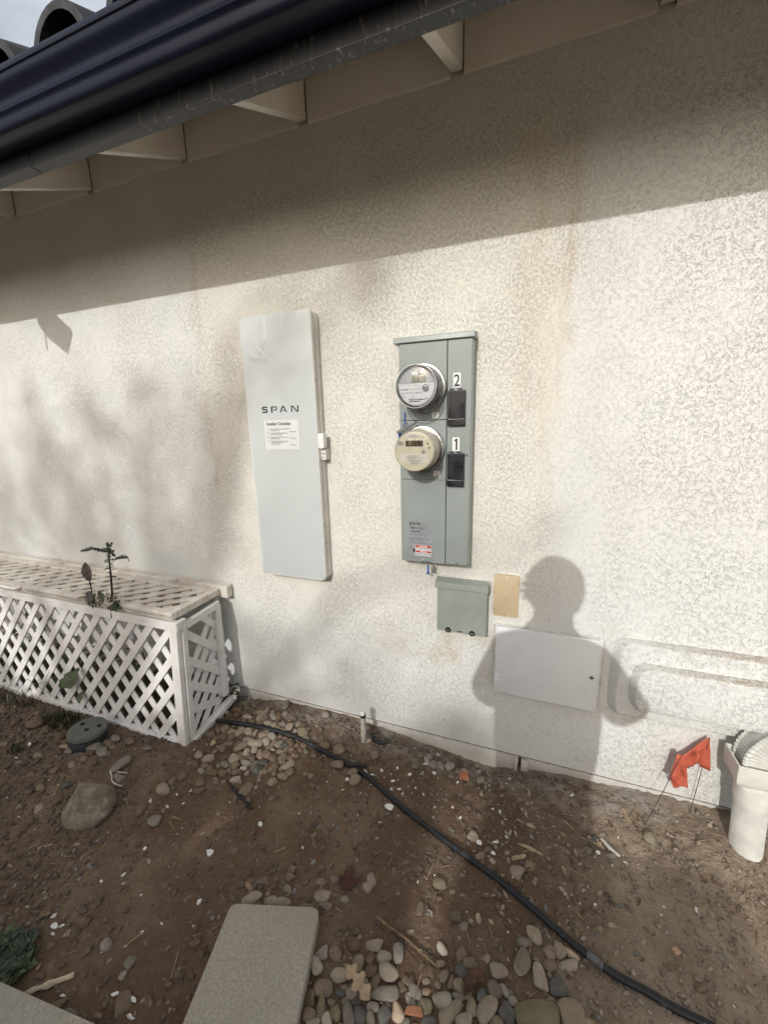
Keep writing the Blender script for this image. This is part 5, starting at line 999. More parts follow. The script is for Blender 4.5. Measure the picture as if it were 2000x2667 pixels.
for i, (x, y, l, w, an_, kind, reg) in enumerate(keep):
    ang, si = pick(i, x, y, l, w, kind)
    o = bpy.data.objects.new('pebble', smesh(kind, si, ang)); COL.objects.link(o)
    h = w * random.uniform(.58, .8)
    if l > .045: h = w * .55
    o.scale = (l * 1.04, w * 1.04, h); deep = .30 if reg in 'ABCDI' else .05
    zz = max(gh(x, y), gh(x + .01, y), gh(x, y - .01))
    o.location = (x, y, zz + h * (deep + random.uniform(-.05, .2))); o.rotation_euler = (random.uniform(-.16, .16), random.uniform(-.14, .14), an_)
    if ang: o.rotation_euler[0] += random.choice((0, 0, math.pi))
    size = 'large' if l > .034 else 'small' if l < .015 else ''
    r = l / w; shape = 'elongated' if r > 2.0 else 'oval' if r > 1.4 else 'round'
    if ang: shape = 'angular' if r < 1.6 else 'long angular'
    if kind == 'o' and l > .05: lab = 'big smooth olive cobble at the near edge of the stone bed'
    elif kind == 't' and l > .045 and x > .02: lab = 'big smooth tan cobble next to the olive cobble'
    elif kind == 'c' and reg == 'A' and l > .024: lab = 'cream angular stone between the dry leaf and the terracotta chip'
    elif kind == 'k' and reg == 'A': lab = 'round speckled stone with dark pits in the stone bed'
    else:
        ds_ = sorted((math.hypot(x - a, y - b), a, b, n_) for a, b, n_ in LAND)[0]
        dx, dy = x - ds_[1], y - ds_[2]
        rel = 'beside' if ds_[0] < .035 else ('behind' if dy > abs(dx) else 'in front of' if -dy > abs(dx) else 'on the meter side of' if dx > 0 and x < -.4 else 'on the box side of' if dx < 0 else 'on the downspout side of')
        lab = '%s %s %s %s %s %s' % (size, COLN[kind], shape, 'cobble' if l > .036 else 'stone', rel, ds_[3])
        if len(lab.split()) > 12: lab = lab.replace('long angular', 'angular').replace('small ', '')
        lab = ' '.join(lab.split())
    seen_lab.setdefault(lab, []).append(o); tag(o, lab, 'stone', GNAME.get(reg, 'river stones scattered over the bare dirt'))
for lab, os_ in seen_lab.items():
    if len(os_) < 2: continue
    os_.sort(key=lambda o: -o.location.y); k = len(os_)
    for i, o in enumerate(os_):
        o['label'] = lab + (', nearest the wall' if i == 0 else ', farthest from the wall' if i == k - 1 else ', ' + ('second', 'third', 'fourth', 'fifth', 'sixth', 'seventh')[i - 1] + ' from the wall')
# the smallest ones, too many to name, in one object per colour would be overkill: join them
def instmesh(name, mat, base, tfs, kind='stuff', parent=None, smooth=True):
    """join transformed copies of a small base mesh (verts, faces) into one mesh"""
    V = np.array(base[0], float); F = np.array(base[1]); n = len(tfs)
    P = np.concatenate([V * np.array(t[0]) @ np.array(t[1]).T + np.array(t[2]) for t in tfs]); Q = np.concatenate([F + len(V) * i for i in range(n)])
    return npmesh(name, P, Q, mat, kind, smooth, parent)
def eul(a, b, c): return np.array(Matrix.Rotation(c, 3, 'Z') @ Matrix.Rotation(b, 3, 'Y') @ Matrix.Rotation(a, 3, 'X'))
def base_of(me): return [tuple(v.co) for v in me.vertices], [tuple(p.vertices) for p in me.polygons]
b0 = bmesh.new(); bmesh.ops.create_icosphere(b0, subdivisions=1, radius=1.0)
for v in b0.verts: v.co *= random.uniform(.72, 1.15)
m0 = bpy.data.meshes.new('clod'); b0.to_mesh(m0); b0.free(); CLOD = base_of(m0)
b0 = bmesh.new(); bmesh.ops.create_icosphere(b0, subdivisions=2, radius=1.0)
for v in b0.verts: v.co *= random.uniform(.9, 1.08)
m0 = bpy.data.meshes.new('grit'); b0.to_mesh(m0); b0.free(); GRIT = base_of(m0)
FLAKE = ([(-1, -.6, 0), (-.2, -1, .1), (.9, -.5, 0), (1, .4, .12), (.1, 1, 0), (-.8, .5, .1), (-1, -.6, .25), (-.2, -1, .35), (.9, -.5, .25), (1, .4, .37), (.1, 1, .25), (-.8, .5, .35)],
         [(0, 1, 2), (0, 2, 3), (0, 3, 4), (0, 4, 5), (6, 8, 7), (6, 9, 8), (6, 10, 9), (6, 11, 10)] + [f for i in range(6) for f in ((i, (i + 1) % 6, 6 + (i + 1) % 6), (i, 6 + (i + 1) % 6, 6 + i))])
STRAWM = ([(-1, -1, -1), (1, -1, -1), (1, 1, -1), (-1, 1, -1), (-1, -1, 1), (1, -1, 1), (1, 1, 1), (-1, 1, 1)], [(0, 2, 1), (0, 3, 2), (4, 5, 6), (4, 6, 7), (0, 1, 5), (0, 5, 4), (1, 2, 6), (1, 6, 5), (2, 3, 7), (2, 7, 6), (3, 0, 4), (3, 4, 7)])
instmesh('small_pebbles', ST['b'], GRIT, [((l, w, w * .65), eul(0, 0, a), (x, y, gh(x, y) + w * .15)) for x, y, l, w, a, k, r in rest] + [((l_, l_ * .72, l_ * .5), eul(0, 0, a_), (x_, y_, gh(x_, y_) + l_ * .08)) for x_, y_, l_, a_ in ((random.gauss(-1.12, .17), random.gauss(-.25, .11), random.uniform(.008, .017), random.uniform(0, 3.1)) for _ in range(170)) if y_ < -.03 and x_ > -1.46 and y_ > -.50])
def scatter(n, dens, smin, smax, power=2.2, flat_=.7, lift=.2):
    out = []; tries = 0
    xs = rng.uniform(-3.4, 1.5, n * 14); ys = rng.uniform(-1.62, -.015, n * 14); u = rng.random(n * 14); zz = ground_h(xs, ys)
    dd = dens(xs, ys)
    for x, y, q_, z, d in zip(xs, ys, u, zz, dd):
        if q_ > d: continue
        s_ = smin + (smax - smin) * random.random() ** power
        out.append(((s_ * random.uniform(.8, 1.5), s_ * random.uniform(.6, 1), s_ * flat_ * random.uniform(.6, 1)), eul(random.uniform(-.5, .5), random.uniform(-.5, .5), random.uniform(0, 6.28)), (x, y, z + s_ * flat_ * lift)))
        if len(out) >= n: break
    return out
def patchy(x, y, s=6, seed=50, t=.5): return np.clip((vnoise(x * s, y * s, seed) - t) * 4, 0, 1)
slabs_out = lambda x, y: ~(((x > -.76) & (x < -.44) & (y < -.80)) | ((x < -.88) & (y < -1.17)))
wall_band = lambda x, y, w: np.exp(-np.clip(-y - .03, 0, 9) / w)
instmesh('grey_grit', M_GRIT, CLOD, scatter(3600, lambda x, y: slabs_out(x, y) * np.clip(.85 * wall_band(x, y, .06) * ((x > -1.2) & (x < .15)) + .10 * patchy(x, y, 7, 51) * (x > -1.2) + .22 * patchy(x, y, 5, 52) * (x < -1.2), 0, 1), .0016, .009))
instmesh('dirt_clods', M_CLOD, CLOD, scatter(13000, lambda x, y: slabs_out(x, y) * np.clip(.16 + .6 * patchy(x, y, 4, 53, .40) * (x < -1.15) + .25 * patchy(x, y, 5, 54, .55) + .3 * ((x > -1.9) & (x < -1.0) & (y > -.35)), 0, 1) * (x < .3), .0014, .012, 3.0))
instmesh('dry_clods', M_CLODL, CLOD, scatter(5000, lambda x, y: np.clip(np.clip((x - .05) / .4, 0, 1) * (.25 + .6 * patchy(x, y, 7, 55, .4)) + .12 * patchy(x, y, 6, 56, .6) * (x < -1.2), 0, 1) * slabs_out(x, y), .0016, .010))
instmesh('plaster_crumbs', M_CHIP, FLAKE, scatter(900, lambda x, y: slabs_out(x, y) * np.clip(1.0 * np.exp(-((x + .42) / .25) ** 2 - ((y + .22) / .11) ** 2) + .7 * np.exp(-((x + .12) / .25) ** 2 - ((y + .13) / .07) ** 2) + .07 + .07 * (x > -.3), 0, 1), .0010, .0085, 2.6, .5), smooth=False)
instmesh('straw_bits', M_STRAW, STRAWM, [((s[0][0] * 2.6, s[0][1] * .22, s[0][1] * .2), s[1], s[2]) for s in scatter(1400, lambda x, y: slabs_out(x, y) * np.clip(.06 + .45 * (x > .0) * patchy(x, y, 6, 57, .35) + .2 * (x > -.7), 0, 1), .002, .010, 1.8, .3, .5)], smooth=False)
instmesh('leaf_litter', M_LFB, FLAKE, scatter(800, lambda x, y: slabs_out(x, y) * np.clip(.04 + .25 * patchy(x, y, 5, 58, .5), 0, 1), .003, .013, 2.0, .22, .7), smooth=False)
instmesh('pale_leaf_litter', M_LFP, FLAKE, scatter(1500, lambda x, y: slabs_out(x, y) * np.clip(.06 + .6 * (x > -.1) * patchy(x, y, 5, 61, .4) + .15 * patchy(x, y, 4, 62, .5), 0, 1), .003, .013, 1.8, .2, .8), smooth=False)
# boulder
bm = bmesh.new(); bmesh.ops.create_icosphere(bm, subdivisions=5, radius=1.0); rgb = np.random.default_rng(5); kk = rgb.normal(size=(16, 3)) * np.linspace(1.2, 9, 16)[:, None]; pp = rgb.uniform(0, 6.28, 16)
pl_ = [(Vector(n).normalized(), h) for n, h in (((.3, .8, .6), .72), ((-.7, -.2, .7), .75), ((.6, -.5, .6), .74), ((-.2, -.9, .3), .8), ((.9, .3, .2), .82), ((-.8, .6, .2), .84), ((0, .1, 1), .78))]
for v in bm.verts:
    c = np.array(v.co); d = sum(.10 / (j + 1.2) * math.sin(kk[j] @ c + pp[j]) for j in range(16)); p = Vector(c * (1 + d))
    for n, h in pl_:
        e = p.dot(n) - h
        if e > 0: p -= n * e * .82
    v.co = Vector((p.x * .090, p.y * .080, p.z * .088))
bmesh.ops.rotate(bm, verts=bm.verts, matrix=Matrix.Rotation(.62, 3, 'Z'))
me = bpy.data.meshes.new('boulder'); bm.to_mesh(me); bm.free(); me.materials.append(M_BIG)
for p in me.polygons: p.use_smooth = True
o = bpy.data.objects.new('boulder', me); COL.objects.link(o); o.location = (-1.552, -.758, gh(-1.55, -.75) + .042); tag(o, 'large rough brown boulder on the bare dirt near the lattice box', 'boulder')
# ------------------------------------------------------------------ litter that can be told apart
def flat_piece(name, label, cat, pts, th, mat, group=None, lift=.002, tilt=0):
    cx, cy = sum(p[0] for p in pts) / len(pts), sum(p[1] for p in pts) / len(pts); z = max(gh(p[0], p[1]) for p in pts) + lift
    o = MB().prism([(x, y, z + tilt * (x - cx)) for x, y in pts], (0, 0, th)).make(name, mat, None, loc=(cx, cy, z)); return tag(o, label, cat, group)
def blob_pts(cx, cy, r, k=7, asp=.6, rot=0.0):
    out = []
    for i in range(k):
        a = 2 * math.pi * i / k + random.uniform(-.25, .25); q_ = r * random.uniform(.65, 1.05); x, y = math.cos(a) * q_, math.sin(a) * q_ * asp; out.append((cx + x * math.cos(rot) - y * math.sin(rot), cy + x * math.sin(rot) + y * math.cos(rot)))
    return out
chips = [(-.450, -.372, .020, 'large white plaster flake on the dark dirt near the middle of the hose'), (-.597, -.253, .016, 'long white plaster chip against the far side of the hose'), (-.566, -.257, .008, 'small white plaster chip beside the long chip at the hose'), (-.419, -.201, .012, 'white curled paint chip lying between the hose and the stub pipe wall'), (-.326, -.145, .011, 'white plaster chip below the three grey stones at the wall'), (-.372, -.108, .016, 'narrow white plaster sliver leaning by the three grey wall stones'),
         (-.659, -.310, .011, 'white plaster chip on the dirt side of the hose by two stones'), (-.535, -.227, .010, 'white plaster chip among crumbs just behind the hose'), (-.883, -.592, .012, 'bright white shell chip on smooth dirt below the stone heap'), (-.985, -.738, .017, 'bright white pointed shard alone on the smooth brown dirt'), (-.107, -.390, .014, 'white plaster chip beside a round tan stone beyond the hose'), (-.016, -.336, .009, 'thin white plaster sliver near the end of the long splinter'), (-.055, -.411, .010, 'white plaster chip in the dark hollow behind the hose'),
         (.283, -.289, .010, 'white folded plaster chip on the tan leaf near the flags'), (.217, -.079, .010, 'white plaster chip near the wall in front of the access door'), (-1.281, -1.057, .014, 'white paint flake on the dirt above the green leafy weed'), (-1.262, -1.072, .010, 'narrow white paint sliver under the white flake near the weed'), (-2.19, -.624, .020, 'white sliver resting on a stone left of the valve lid'), (-.963, -1.100, .012, 'white paint sliver beside the brown oval stone at the edging slab'), (-.905, -1.092, .012, 'white paint strip on the far side of the brown oval stone')]
for x, y, r, lab in chips:
    long_ = 'sliver' in lab or 'long' in lab or 'strip' in lab or 'narrow' in lab
    flat_piece('plaster_chip', lab, 'plaster chip', blob_pts(x, y, r, 7, .35 if long_ else .7, random.uniform(-.6, .8)), .0035, M_CHIP, 'white plaster and paint chips on the dirt', .001, random.uniform(-.15, .15))
flat_piece('plaster_strip', 'broken white plaster strip lying by stones in front of the flags', 'plaster strip', [(.296, -.233), (.303, -.230), (.330, -.258), (.352, -.276), (.346, -.280), (.318, -.262)], .004, M_CHIP)
flat_piece('terracotta_piece', 'ridged terracotta tile piece lying in the rubble by the wall', 'tile piece', [(-.224, -.112), (-.189, -.099), (-.179, -.137), (-.216, -.149)], .010, M_TERR)
tr_ = [o for o in COL.objects if o.name.startswith('terracotta_piece')][0]
MB().prism([(-.221, -.126, gh(-.2, -.12) + .012), (-.184, -.113, gh(-.2, -.12) + .012), (-.183, -.117, gh(-.2, -.12) + .012), (-.220, -.130, gh(-.2, -.12) + .012)], (0, 0, .004)).make('ridge', M_TERR, tr_)
flat_piece('terracotta_chip', 'flat orange terracotta chip between stones in the river stone bed', 'tile chip', [(-.228, -.884), (-.224, -.870), (-.192, -.861), (-.183, -.874)], .008, M_TERR, None, .012)
flat_piece('terracotta_chip', 'thin orange-tan diamond chip alone on the dirt near the bottom of the hose', 'tile chip', [(.437, -.508), (.450, -.499), (.461, -.510), (.447, -.522)], .004, simple('pale_terracotta', (.46, .29, .19), .8, .1))
bk = MB(); z = gh(-.078, -.772) + .012
for k in range(6):
    a = k / 6; x = -.097 + .044 * a; bk.prism([(x, -.792 + .030 * a, z + .002 * (k % 2)), (x + .0066, -.790 + .030 * a, z + .002 * (k % 2)), (x + .012, -.757 + .022 * a, z + .006), (x + .0052, -.755 + .022 * a, z + .006)], (0, 0, .012))
tag(bk.make('bark_chunk', M_BARK, None, loc=(-.078, -.772, z)), 'ridged reddish brown bark chunk among the river stones', 'bark')
def stick(name, label, cat, pts, r, mat, lift=.003, n=7, group=None, flat_=1.0):
    P_ = [(x, y, gh(x, y) + lift) if len(q) == 2 else q for q in pts for x, y in [q[:2]]]
    o = MB().tube(spline(P_, 5), r if not hasattr(r, '__len__') else np.interp(np.linspace(0, 1, (len(P_) - 1) * 5 + 1), np.linspace(0, 1, len(r)), r), n, True, flat_).make(name, mat, None, 60, loc=P_[0]); return tag(o, label, cat, group)
stick('twig', 'long straight brown twig pointing into the river stone bed', 'twig', [(-.368, -.716), (-.330, -.726), (-.268, -.739), (-.22, -.752), (-.176, -.765)], [.0042, .0034, .0032, .0024], M_TWIG, .010)
stick('stalk', 'thin grey stalk crossing under the long brown twig', 'twig', [(-.312, -.738), (-.265, -.760), (-.215, -.782)], [.0018, .0012], M_DKST, .016)
stick('stalk', 'thin straw stalk lying across the stones toward the speckled stone', 'twig', [(-.205, -.80), (-.210, -.835), (-.212, -.862)], [.0016, .0012], M_STRAW, .018)
stick('rotten_stick', 'dark rotten stick half buried beside the river stone heap', 'stick', [(-1.135, -.478), (-1.09, -.500), (-1.046, -.519), (-1.0, -.537), (-.951, -.555)], [.004, .007, .0075, .008, .007], M_DKST, .001, 8)
stick('bleached_twig', 'kinked bleached white twig on the dirt above the boulder', 'twig', [(-1.600, -.578), (-1.628, -.590), (-1.658, -.606), (-1.632, -.622), (-1.613, -.636), (-1.58, -.640), (-1.545, -.643)], [.0032, .0035, .003, .0035], M_WTW, .004)
stick('wood_splinter', 'long pale wood splinter beyond the hose near the middle of the dirt', 'splinter', [(.022, -.345), (.06, -.352), (.105, -.360)], [.0015, .006, .0035], M_WOOD, .003, 5, None, .5)
stick('wood_splinter', 'short flat wood splinter beside the long pale splinter', 'splinter', [(.006, -.408), (.046, -.384)], [.006, .006], M_WOOD, .004, 4, None, .4)
stick('wood_splinter', 'broad weathered wood splinter near the foot of the flag wire', 'splinter', [(.389, -.088), (.404, -.142)], [.007, .009], M_WOOD, .004, 4, None, .4)
stick('wood_splinter', 'thin wood splinter right beside the broad splinter near the flags', 'splinter', [(.421, -.100), (.429, -.155)], [.0035, .003], M_WOOD, .004, 4, None, .6)
stick('wood_splinter', 'slim grey wood splinter on the dry dirt below the access door', 'splinter', [(.180, -.203), (.212, -.226)], [.0025, .002], M_WOOD, .003, 4)
stick('wood_splinter', 'pale wood splinter on the smooth dirt near the left edge', 'splinter', [(-1.60, -.925), (-1.565, -.895)], [.006, .002], M_WOOD, .003, 4, None, .5)
for i, (x0, y0, x1, y1, lab) in enumerate(((.49, -.40, .56, -.42, 'thin straw stalk on the dirt in front of the drain pipe'), (.30, -.585, .36, -.60, 'straw stalk lying along the hose coupling'), (.46, -.60, .53, -.62, 'long straw stalk beyond the bottom end of the hose'), (.10, -.72, .19, -.745, 'straw stalk on the dirt beyond the tan cobble'), (-.05, -.62, -.03, -.66, 'thin bent stalk near the hose and the oval stones'))):
    stick('straw_stalk', lab, 'straw', [(x0, y0), ((x0 + x1) / 2 + .004, (y0 + y1) / 2 - .004), (x1, y1)], [.0014, .0011], M_STRAW, .003, 5, 'straw stalks on the dirt')
def leaf_obj(name, label, base, tip, w, mat, lobes, lift=.006, n=14, seed=0, jag=.35):
    z0 = gh(*base) + lift; m = leafmesh(MB(), (base[0], base[1], z0), (tip[0], tip[1], gh(*tip) + lift + .004), w, (0, 0, 1), lobes, -.05, n, jag, seed)
    m = m.make(name, mat, None, loc=(base[0], base[1], z0)); so = m.modifiers.new('s', 'SOLIDIFY'); so.thickness = .0008; return tag(m, label, 'leaf')
half = [(0, .004), (.012, .009), (.018, .020), (.028, .017), (.032, .008), (.040, .010), (.047, .024), (.058, .022), (.062, .010), (.070, .011), (.078, .020), (.087, .016), (.094, .006), (.100, .0)]
ol = [(a_, b_) for a_, b_ in half] + [(a_ + .002, -b_ * random.uniform(.75, 1.05)) for a_, b_ in half[-2::-1]]; assert len(ol) == 2 * len(half) - 1
lz = gh(-.355, -.88) + .027; lx, ly, la = -.400, -.858, -.42
om = MB(); ctr = om.bm.verts.new((lx + .05 * math.cos(la), ly + .05 * math.sin(la), lz + .004)); ov = [om.bm.verts.new((lx + a_ * .92 * math.cos(la) - b_ * math.sin(la), ly + a_ * .92 * math.sin(la) + b_ * math.cos(la), lz + .25 * abs(b_) - .06 * a_ * (a_ > .06))) for a_, b_ in ol]
nh = len(half); mids = [om.bm.verts.new((lx + a_ * .92 * math.cos(la), ly + a_ * .92 * math.sin(la), lz - .06 * a_ * (a_ > .06) - .001)) for a_, _ in half[:-1]]
mids.append(ov[nh - 1])
for i in range(nh - 1):
    om.bm.faces.new([v for k_, v in enumerate((mids[i], mids[i + 1], ov[i + 1], ov[i])) if not (k_ == 2 and v is mids[i + 1])])
    j0, j1 = len(ov) - 1 - i + (0), len(ov) - 2 - i
    om.bm.faces.new([v for k_, v in enumerate((mids[i + 1], mids[i], ov[j0], ov[j1])) if not (k_ == 3 and v is mids[i + 1])])
om.bm.verts.remove(ctr); ok_ = om.make('dry_leaf', M_LFT, None, loc=(lx, ly, lz)); so = ok_.modifiers.new('s', 'SOLIDIFY'); so.thickness = .0008
tag(ok_, 'dry tan lobed oak leaf lying on the river stones', 'leaf')
leaf_obj('dry_leaf', 'dark red crumpled maple leaf on the dirt beyond the paving slab', (-.52, -.664), (-.45, -.653), .052, M_LFR, 2.5, .006, 14, 2, .5)
leaf_obj('dry_leaf', 'tan dry leaf under two grey stones near the flags', (.255, -.236), (.305, -.272), .022, M_LFT, 1, .004, 10, 3)
leaf_obj('dry_leaf', 'tan dead leaf pressed on the dirt beside the flat splinter', (.045, -.43), (.085, -.40), .03, M_LFB, 1, .003, 10, 4)
leaf_obj('dry_leaf', 'pale brown leaf fragment near the valve lid', (-2.04, -.585), (-1.99, -.575), .02, M_LFT, 1, .005, 8, 5)
for i, (x, y, l, a, lab) in enumerate(((-.60, -.66, .03, .8, 'brown curled leaf scrap near the white-topped stones by the slab'), (-.69, -.70, .04, 1.2, 'brown crinkled leaf beyond the left corner of the paving slab'), (-.86, -.95, .035, .3, 'grey-brown leaf scrap left of the paving slab'), (-.30, -.55, .03, .2, 'brown leaf fragments near the middle of the dirt'), (-.02, -.50, .04, 2.4, 'crumpled brown leaf touching the hose'), (.21, -.52, .045, .5, 'dry brown leaf stuck beside the lower hose'), (-1.36, -1.05, .04, .2, 'pinkish brown leaf scrap at the left edge above the weed'))):
    leaf_obj('leaf_scrap', lab, (x, y), (x + l * math.cos(a), y + l * math.sin(a) * .6), l * .6, M_LFB, 1, .005, 8, 20 + i)
hk_ = thing('dry_husk', 'dry cream curled husk lying near the edging slab and weed', 'husk', (-1.15, -1.15, gh(-1.15, -1.15)))
for nm_, P_, rr_ in (('husk_end', [(-1.198, -1.189), (-1.175, -1.172), (-1.160, -1.160)], [.004, .007, .003]), ('husk_middle', [(-1.165, -1.164), (-1.150, -1.150), (-1.140, -1.138)], [.003, .009, .006]), ('husk_tip', [(-1.140, -1.138), (-1.125, -1.126), (-1.106, -1.112)], [.006, .0055, .006])):
    MB().tube([(x, y, gh(x, y) + .008) for x, y in P_], rr_, 7, True, .5).make(nm_, M_HUSK, hk_, 60)
tag(MB().tube([(-1.372, -.648, gh(-1.37, -.65) + .006), (-1.366, -.656, gh(-1.37, -.65) + .008), (-1.358, -.660, gh(-1.37, -.65) + .006)], [.004, .0055, .004], 8).make('grub', M_GRUB, None, 60, loc=(-1.365, -.655, -.05)), 'small pale curled grub beside three stones right of the boulder', 'grub')

# ------------------------------------------------------------------ what stands behind the camera: shrubs added as ground shade, a tree, the photographer
def foliage(m, pts, n, size):
    for i in range(n):
        cx, cy, cz, r = random.choices(pts, weights=[p[3] ** 2.2 for p in pts])[0]
        d = Vector((random.gauss(0, 1), random.gauss(0, 1), random.gauss(0, 1))).normalized() * r * (random.random() ** .5)
        p = Vector((cx, cy, cz)) + d; a = Vector((random.gauss(0, 1), random.gauss(0, 1), random.gauss(0, 1))).normalized(); b = a.orthogonal().normalized(); c = a.cross(b); s_ = size * random.uniform(.6, 1.3)
        m.bm.faces.new([m.bm.verts.new(q_) for q_ in (p - b * s_, p - c * s_ * .45, p + b * s_, p + c * s_ * .45)])
def plant(name, label, cat, base, trunk, limbs, blobs, n, size):
    t_ = thing(name, label, cat, base)
    MB().tube(*trunk, 10).make('trunk', M_TRUNK, t_, 60)
    for l in limbs: MB().tube(*l, 7).make('limb', M_TRUNK, t_, 60)
    m = MB(); foliage(m, blobs, n, size); m.make('crown', M_FOL, t_)
T8 = []
for xw, zw, r in ((-2.78, 1.74, .10), (-2.76, 1.50, .17), (-2.72, 1.20, .26), (-2.66, .85, .34), (-2.45, .5, .38), (-1.78, 1.72, .08), (-1.80, 1.50, .15), (-1.86, 1.22, .22), (-1.80, .88, .30), (-1.95, .5, .36), (-1.25, .40, .24), (-.72, .22, .22), (-.30, .30, .18), (-.42, .16, .2), (-.12, .08, .18), (-3.3, 1.2, .4), (-3.5, .6, .45), (-2.3, 1.5, .20), (-2.2, 1.05, .28), (-1.5, 1.25, .16), (-1.45, .8, .22), (-.92, 1.97, .17), (-1.22, 1.62, .13), (-.62, 1.86, .13), (-1.0, 1.9, .12), (-.70, 2.0, .12), (.10, 1.17, .07), (-.45, 1.95, .09)):
    T8.append((xw - 1.05, -15 + random.uniform(-.5, .5), zw + 7.95, r * 1.18))
plant('tree', 'tall loose tree behind the viewpoint whose soft shadows dapple the wall', 'tree', (-3.2, -15.2, -.1), ([(-3.2, -15.2, -.2), (-3.15, -15.1, 4.0), (-3.1, -15, 7.4)], [.2, .16, .09]),
      [([(-3.1, -15, 7.0), (p[0] * .6 - 1.3, p[1], p[2] - .35), (p[0], p[1], p[2])], [.05, .03, .012]) for p in T8], T8, 2000, .06)
for i, (x, hgt, wdt) in enumerate(((-4.4, 2.55, .52), (-3.5, 2.60, .52), (-2.6, 2.56, .50), (-1.75, 2.52, .48), (-1.0, 2.52, .42), (-.40, 2.50, .36), (.02, 2.44, .28))):  # added row out of view, heights set to keep the ground shaded
    bl = [(x + random.uniform(-.2, .2), -5 + random.uniform(-.25, .25), z, wdt * (.8 if z < hgt - .6 else .55)) for z in np.arange(.35, hgt - .2, .28)] + [(x + random.uniform(-.25, .25), -5, hgt - .22, .2) for _ in range(3)]
    plant('shade_shrub', ('added evergreen bush shading the ground, unseen behind the viewpoint, farthest to the box side', 'tallest evergreen bush of the unseen row added to shade the ground', 'middle evergreen bush of the unseen row added to shade the ground', 'full evergreen bush of the unseen row added as shade, in front of the tree', 'fifth evergreen bush of the unseen row added to shade the ground', 'slim evergreen bush of the unseen row added as shade, beside the lowest', 'lowest evergreen bush ending the unseen row added to shade the ground')[i], 'shade_shrub', (x, -5, -.1), ([(x, -5, -.2), (x, -5, 1.6)], [.05, .03]), [], bl, 4200, .08)
# the photographer: his shadow falls on the access door and the wall around it
pe = thing('person', 'standing person holding up a phone, whose shadow falls on the white access door', 'person', (-.02, -1.80, -.06))
def skin(name, verts, edges, rad, mat, sub=2):
    me = bpy.data.meshes.new(name); off = wloc(pe); me.from_pydata([Vector(v) - off for v in verts], edges, []); o = bpy.data.objects.new(name, me); link(o, pe)
    sk_ = o.modifiers.new('skin', 'SKIN'); sk_.use_smooth_shade = True
    for sv, r in zip(me.skin_vertices[0].data, rad): sv.radius = (r, r) if not hasattr(r, '__len__') else r
    me.skin_vertices[0].data[0].use_root = True
    s_ = o.modifiers.new('sub', 'SUBSURF'); s_.levels = sub; s_.render_levels = sub
    dg = bpy.context.evaluated_depsgraph_get(); m2 = bpy.data.meshes.new_from_object(o.evaluated_get(dg)); o.modifiers.clear(); o.data = m2; m2.materials.clear(); m2.materials.append(mat); return o
Px, Py = -.02, -1.80
V = [(Px, Py, .90), (Px, Py, 1.10), (Px, Py + .01, 1.30), (Px, Py + .01, 1.44), (Px, Py + .02, 1.54), (Px, Py + .03, 1.62), (Px, Py + .04, 1.72), (Px, Py + .03, 1.80),
     (Px + .10, Py, .86), (Px + .11, Py + .01, .48), (Px + .12, Py - .02, .06), (Px + .13, Py + .10, -.01), (Px - .10, Py, .86), (Px - .11, Py + .01, .48), (Px - .12, Py - .02, .06), (Px - .13, Py + .10, -.01),
     (Px + .16, Py, 1.44), (Px + .29, Py + .02, 1.24), (Px + .19, Py + .13, 1.30), (Px + .12, Py + .17, 1.38), (Px - .16, Py, 1.44), (Px - .245, Py + .01, 1.20), (Px - .15, Py + .12, 1.28), (Px - .10, Py + .16, 1.38)]
E_ = [(0, 1), (1, 2), (2, 3), (3, 4), (4, 5), (5, 6), (6, 7), (0, 8), (8, 9), (9, 10), (10, 11), (0, 12), (12, 13), (13, 14), (14, 15), (3, 16), (16, 17), (17, 18), (18, 19), (3, 20), (20, 21), (21, 22), (22, 23)]
RD = [(.215, .13), (.225, .13), (.22, .13), (.16, .11), .088, .072, (.085, .10), (.07, .085), .11, .085, .07, .05, .11, .085, .07, .05, .085, .085, .062, .045, .085, .085, .062, .045]
body = skin('body', V, E_, RD, M_CLO)
hr = MB(); hr.lathe((Px, Py + .02, 1.70), (0, -.15, 1), [(-.03, .094), (.03, .105), (.08, .098), (.12, .07), (.14, .02)], 20, False, True).make('hair', M_HAIR, pe, 60)
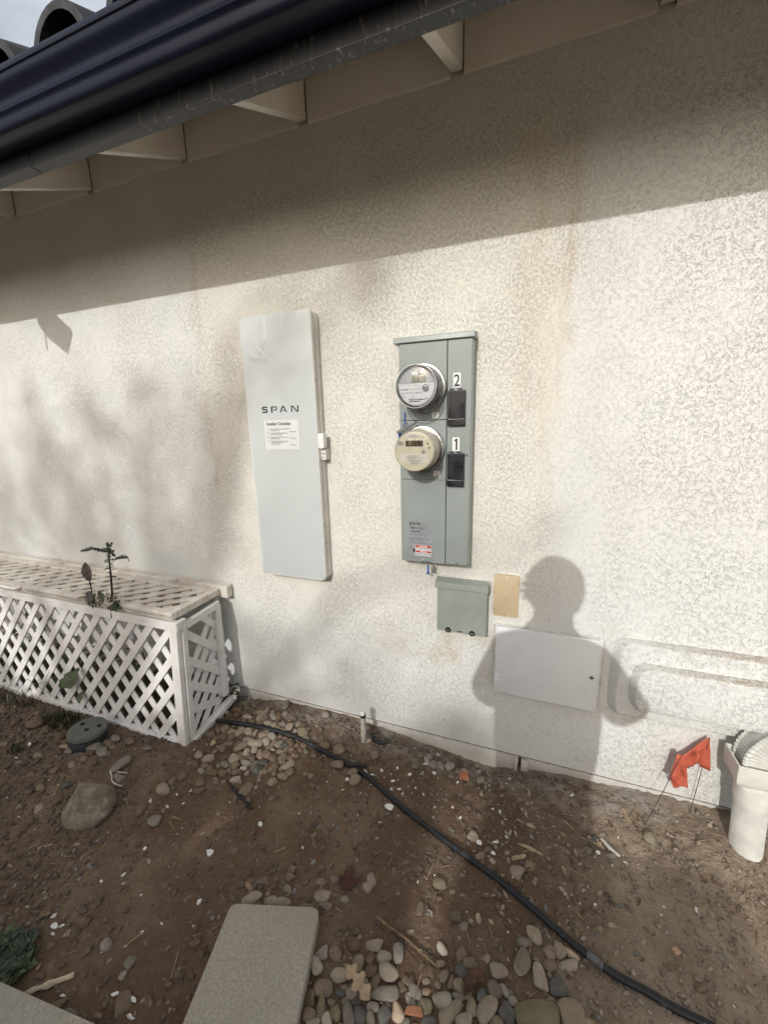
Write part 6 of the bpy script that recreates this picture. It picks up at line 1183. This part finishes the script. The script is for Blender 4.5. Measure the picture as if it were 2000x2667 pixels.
for dx_, dz_, l_ in ((-.09, .02, .035), (-.095, -.01, .03), (-.085, .05, .03), (-.088, -.035, .028), (.085, .03, .012), (.02, .12, .012), (-.05, .10, .015)): MB().tube([(Px + dx_ * .8, Py + .02, 1.71 + dz_), (Px + dx_ - l_ * .6, Py + .02, 1.715 + dz_), (Px + dx_ - l_, Py + .02, 1.70 + dz_ + .01)], [.016, .010, .002], 6).make('hair_tuft', M_HAIR, pe, 60)
hfv, hfe, hfr = [], [], []
fc = MB(); fc.lathe((Px, Py + .115, 1.70), (0, 1, -.1), [(0, .045), (.018, .035), (.024, .02)], 14).make('face', M_SKIN, pe, 60)
for sgn in (1, -1):
    w0 = Vector((Px + sgn * .112, Py + .17, 1.385)); hv = [w0, w0 + Vector((-sgn * .02, .025, .025))]; he = [(0, 1)]; hrad = [.028, (.038, .020)]
    for k in range(4):
        b = hv[1] + Vector((-sgn * .012, .008, -.022 + .016 * k)); L_ = (.06, .07, .075, .065)[k]; i0 = len(hv)
        hv += [b, b + Vector((-sgn * L_ * .5, .010, .004)), b + Vector((-sgn * L_, .002, .006))]; he += [(1, i0), (i0, i0 + 1), (i0 + 1, i0 + 2)]; hrad += [.010, .0088, .0075]
    i0 = len(hv); b = hv[1] + Vector((0, .01, .02)); hv += [b, b + Vector((-sgn * .02, .012, .03)), b + Vector((-sgn * .035, .010, .045))]; he += [(1, i0), (i0, i0 + 1), (i0 + 1, i0 + 2)]; hrad += [.012, .010, .009]
    skin('hand', [tuple(v) for v in hv], he, hrad, M_SKIN, 1)
ph = bpy.data.objects.new('phone', None)
pm = MB(); c = CAM - fwd * .016; U_, V_ = up, right
pcs = [c + V_ * sx_ * .037 + U_ * (sz_ - .055) + (-fwd) * d_ for d_ in (0, .008) for sx_, sz_ in ((-1, -.076), (1, -.076), (1, .076), (-1, .076))]
bpy.data.objects.remove(ph)
tag(pm.hexa(pcs, .002).make('phone', M_BP, None, loc=tuple(c)), 'dark phone held up by the person behind the viewpoint', 'phone')
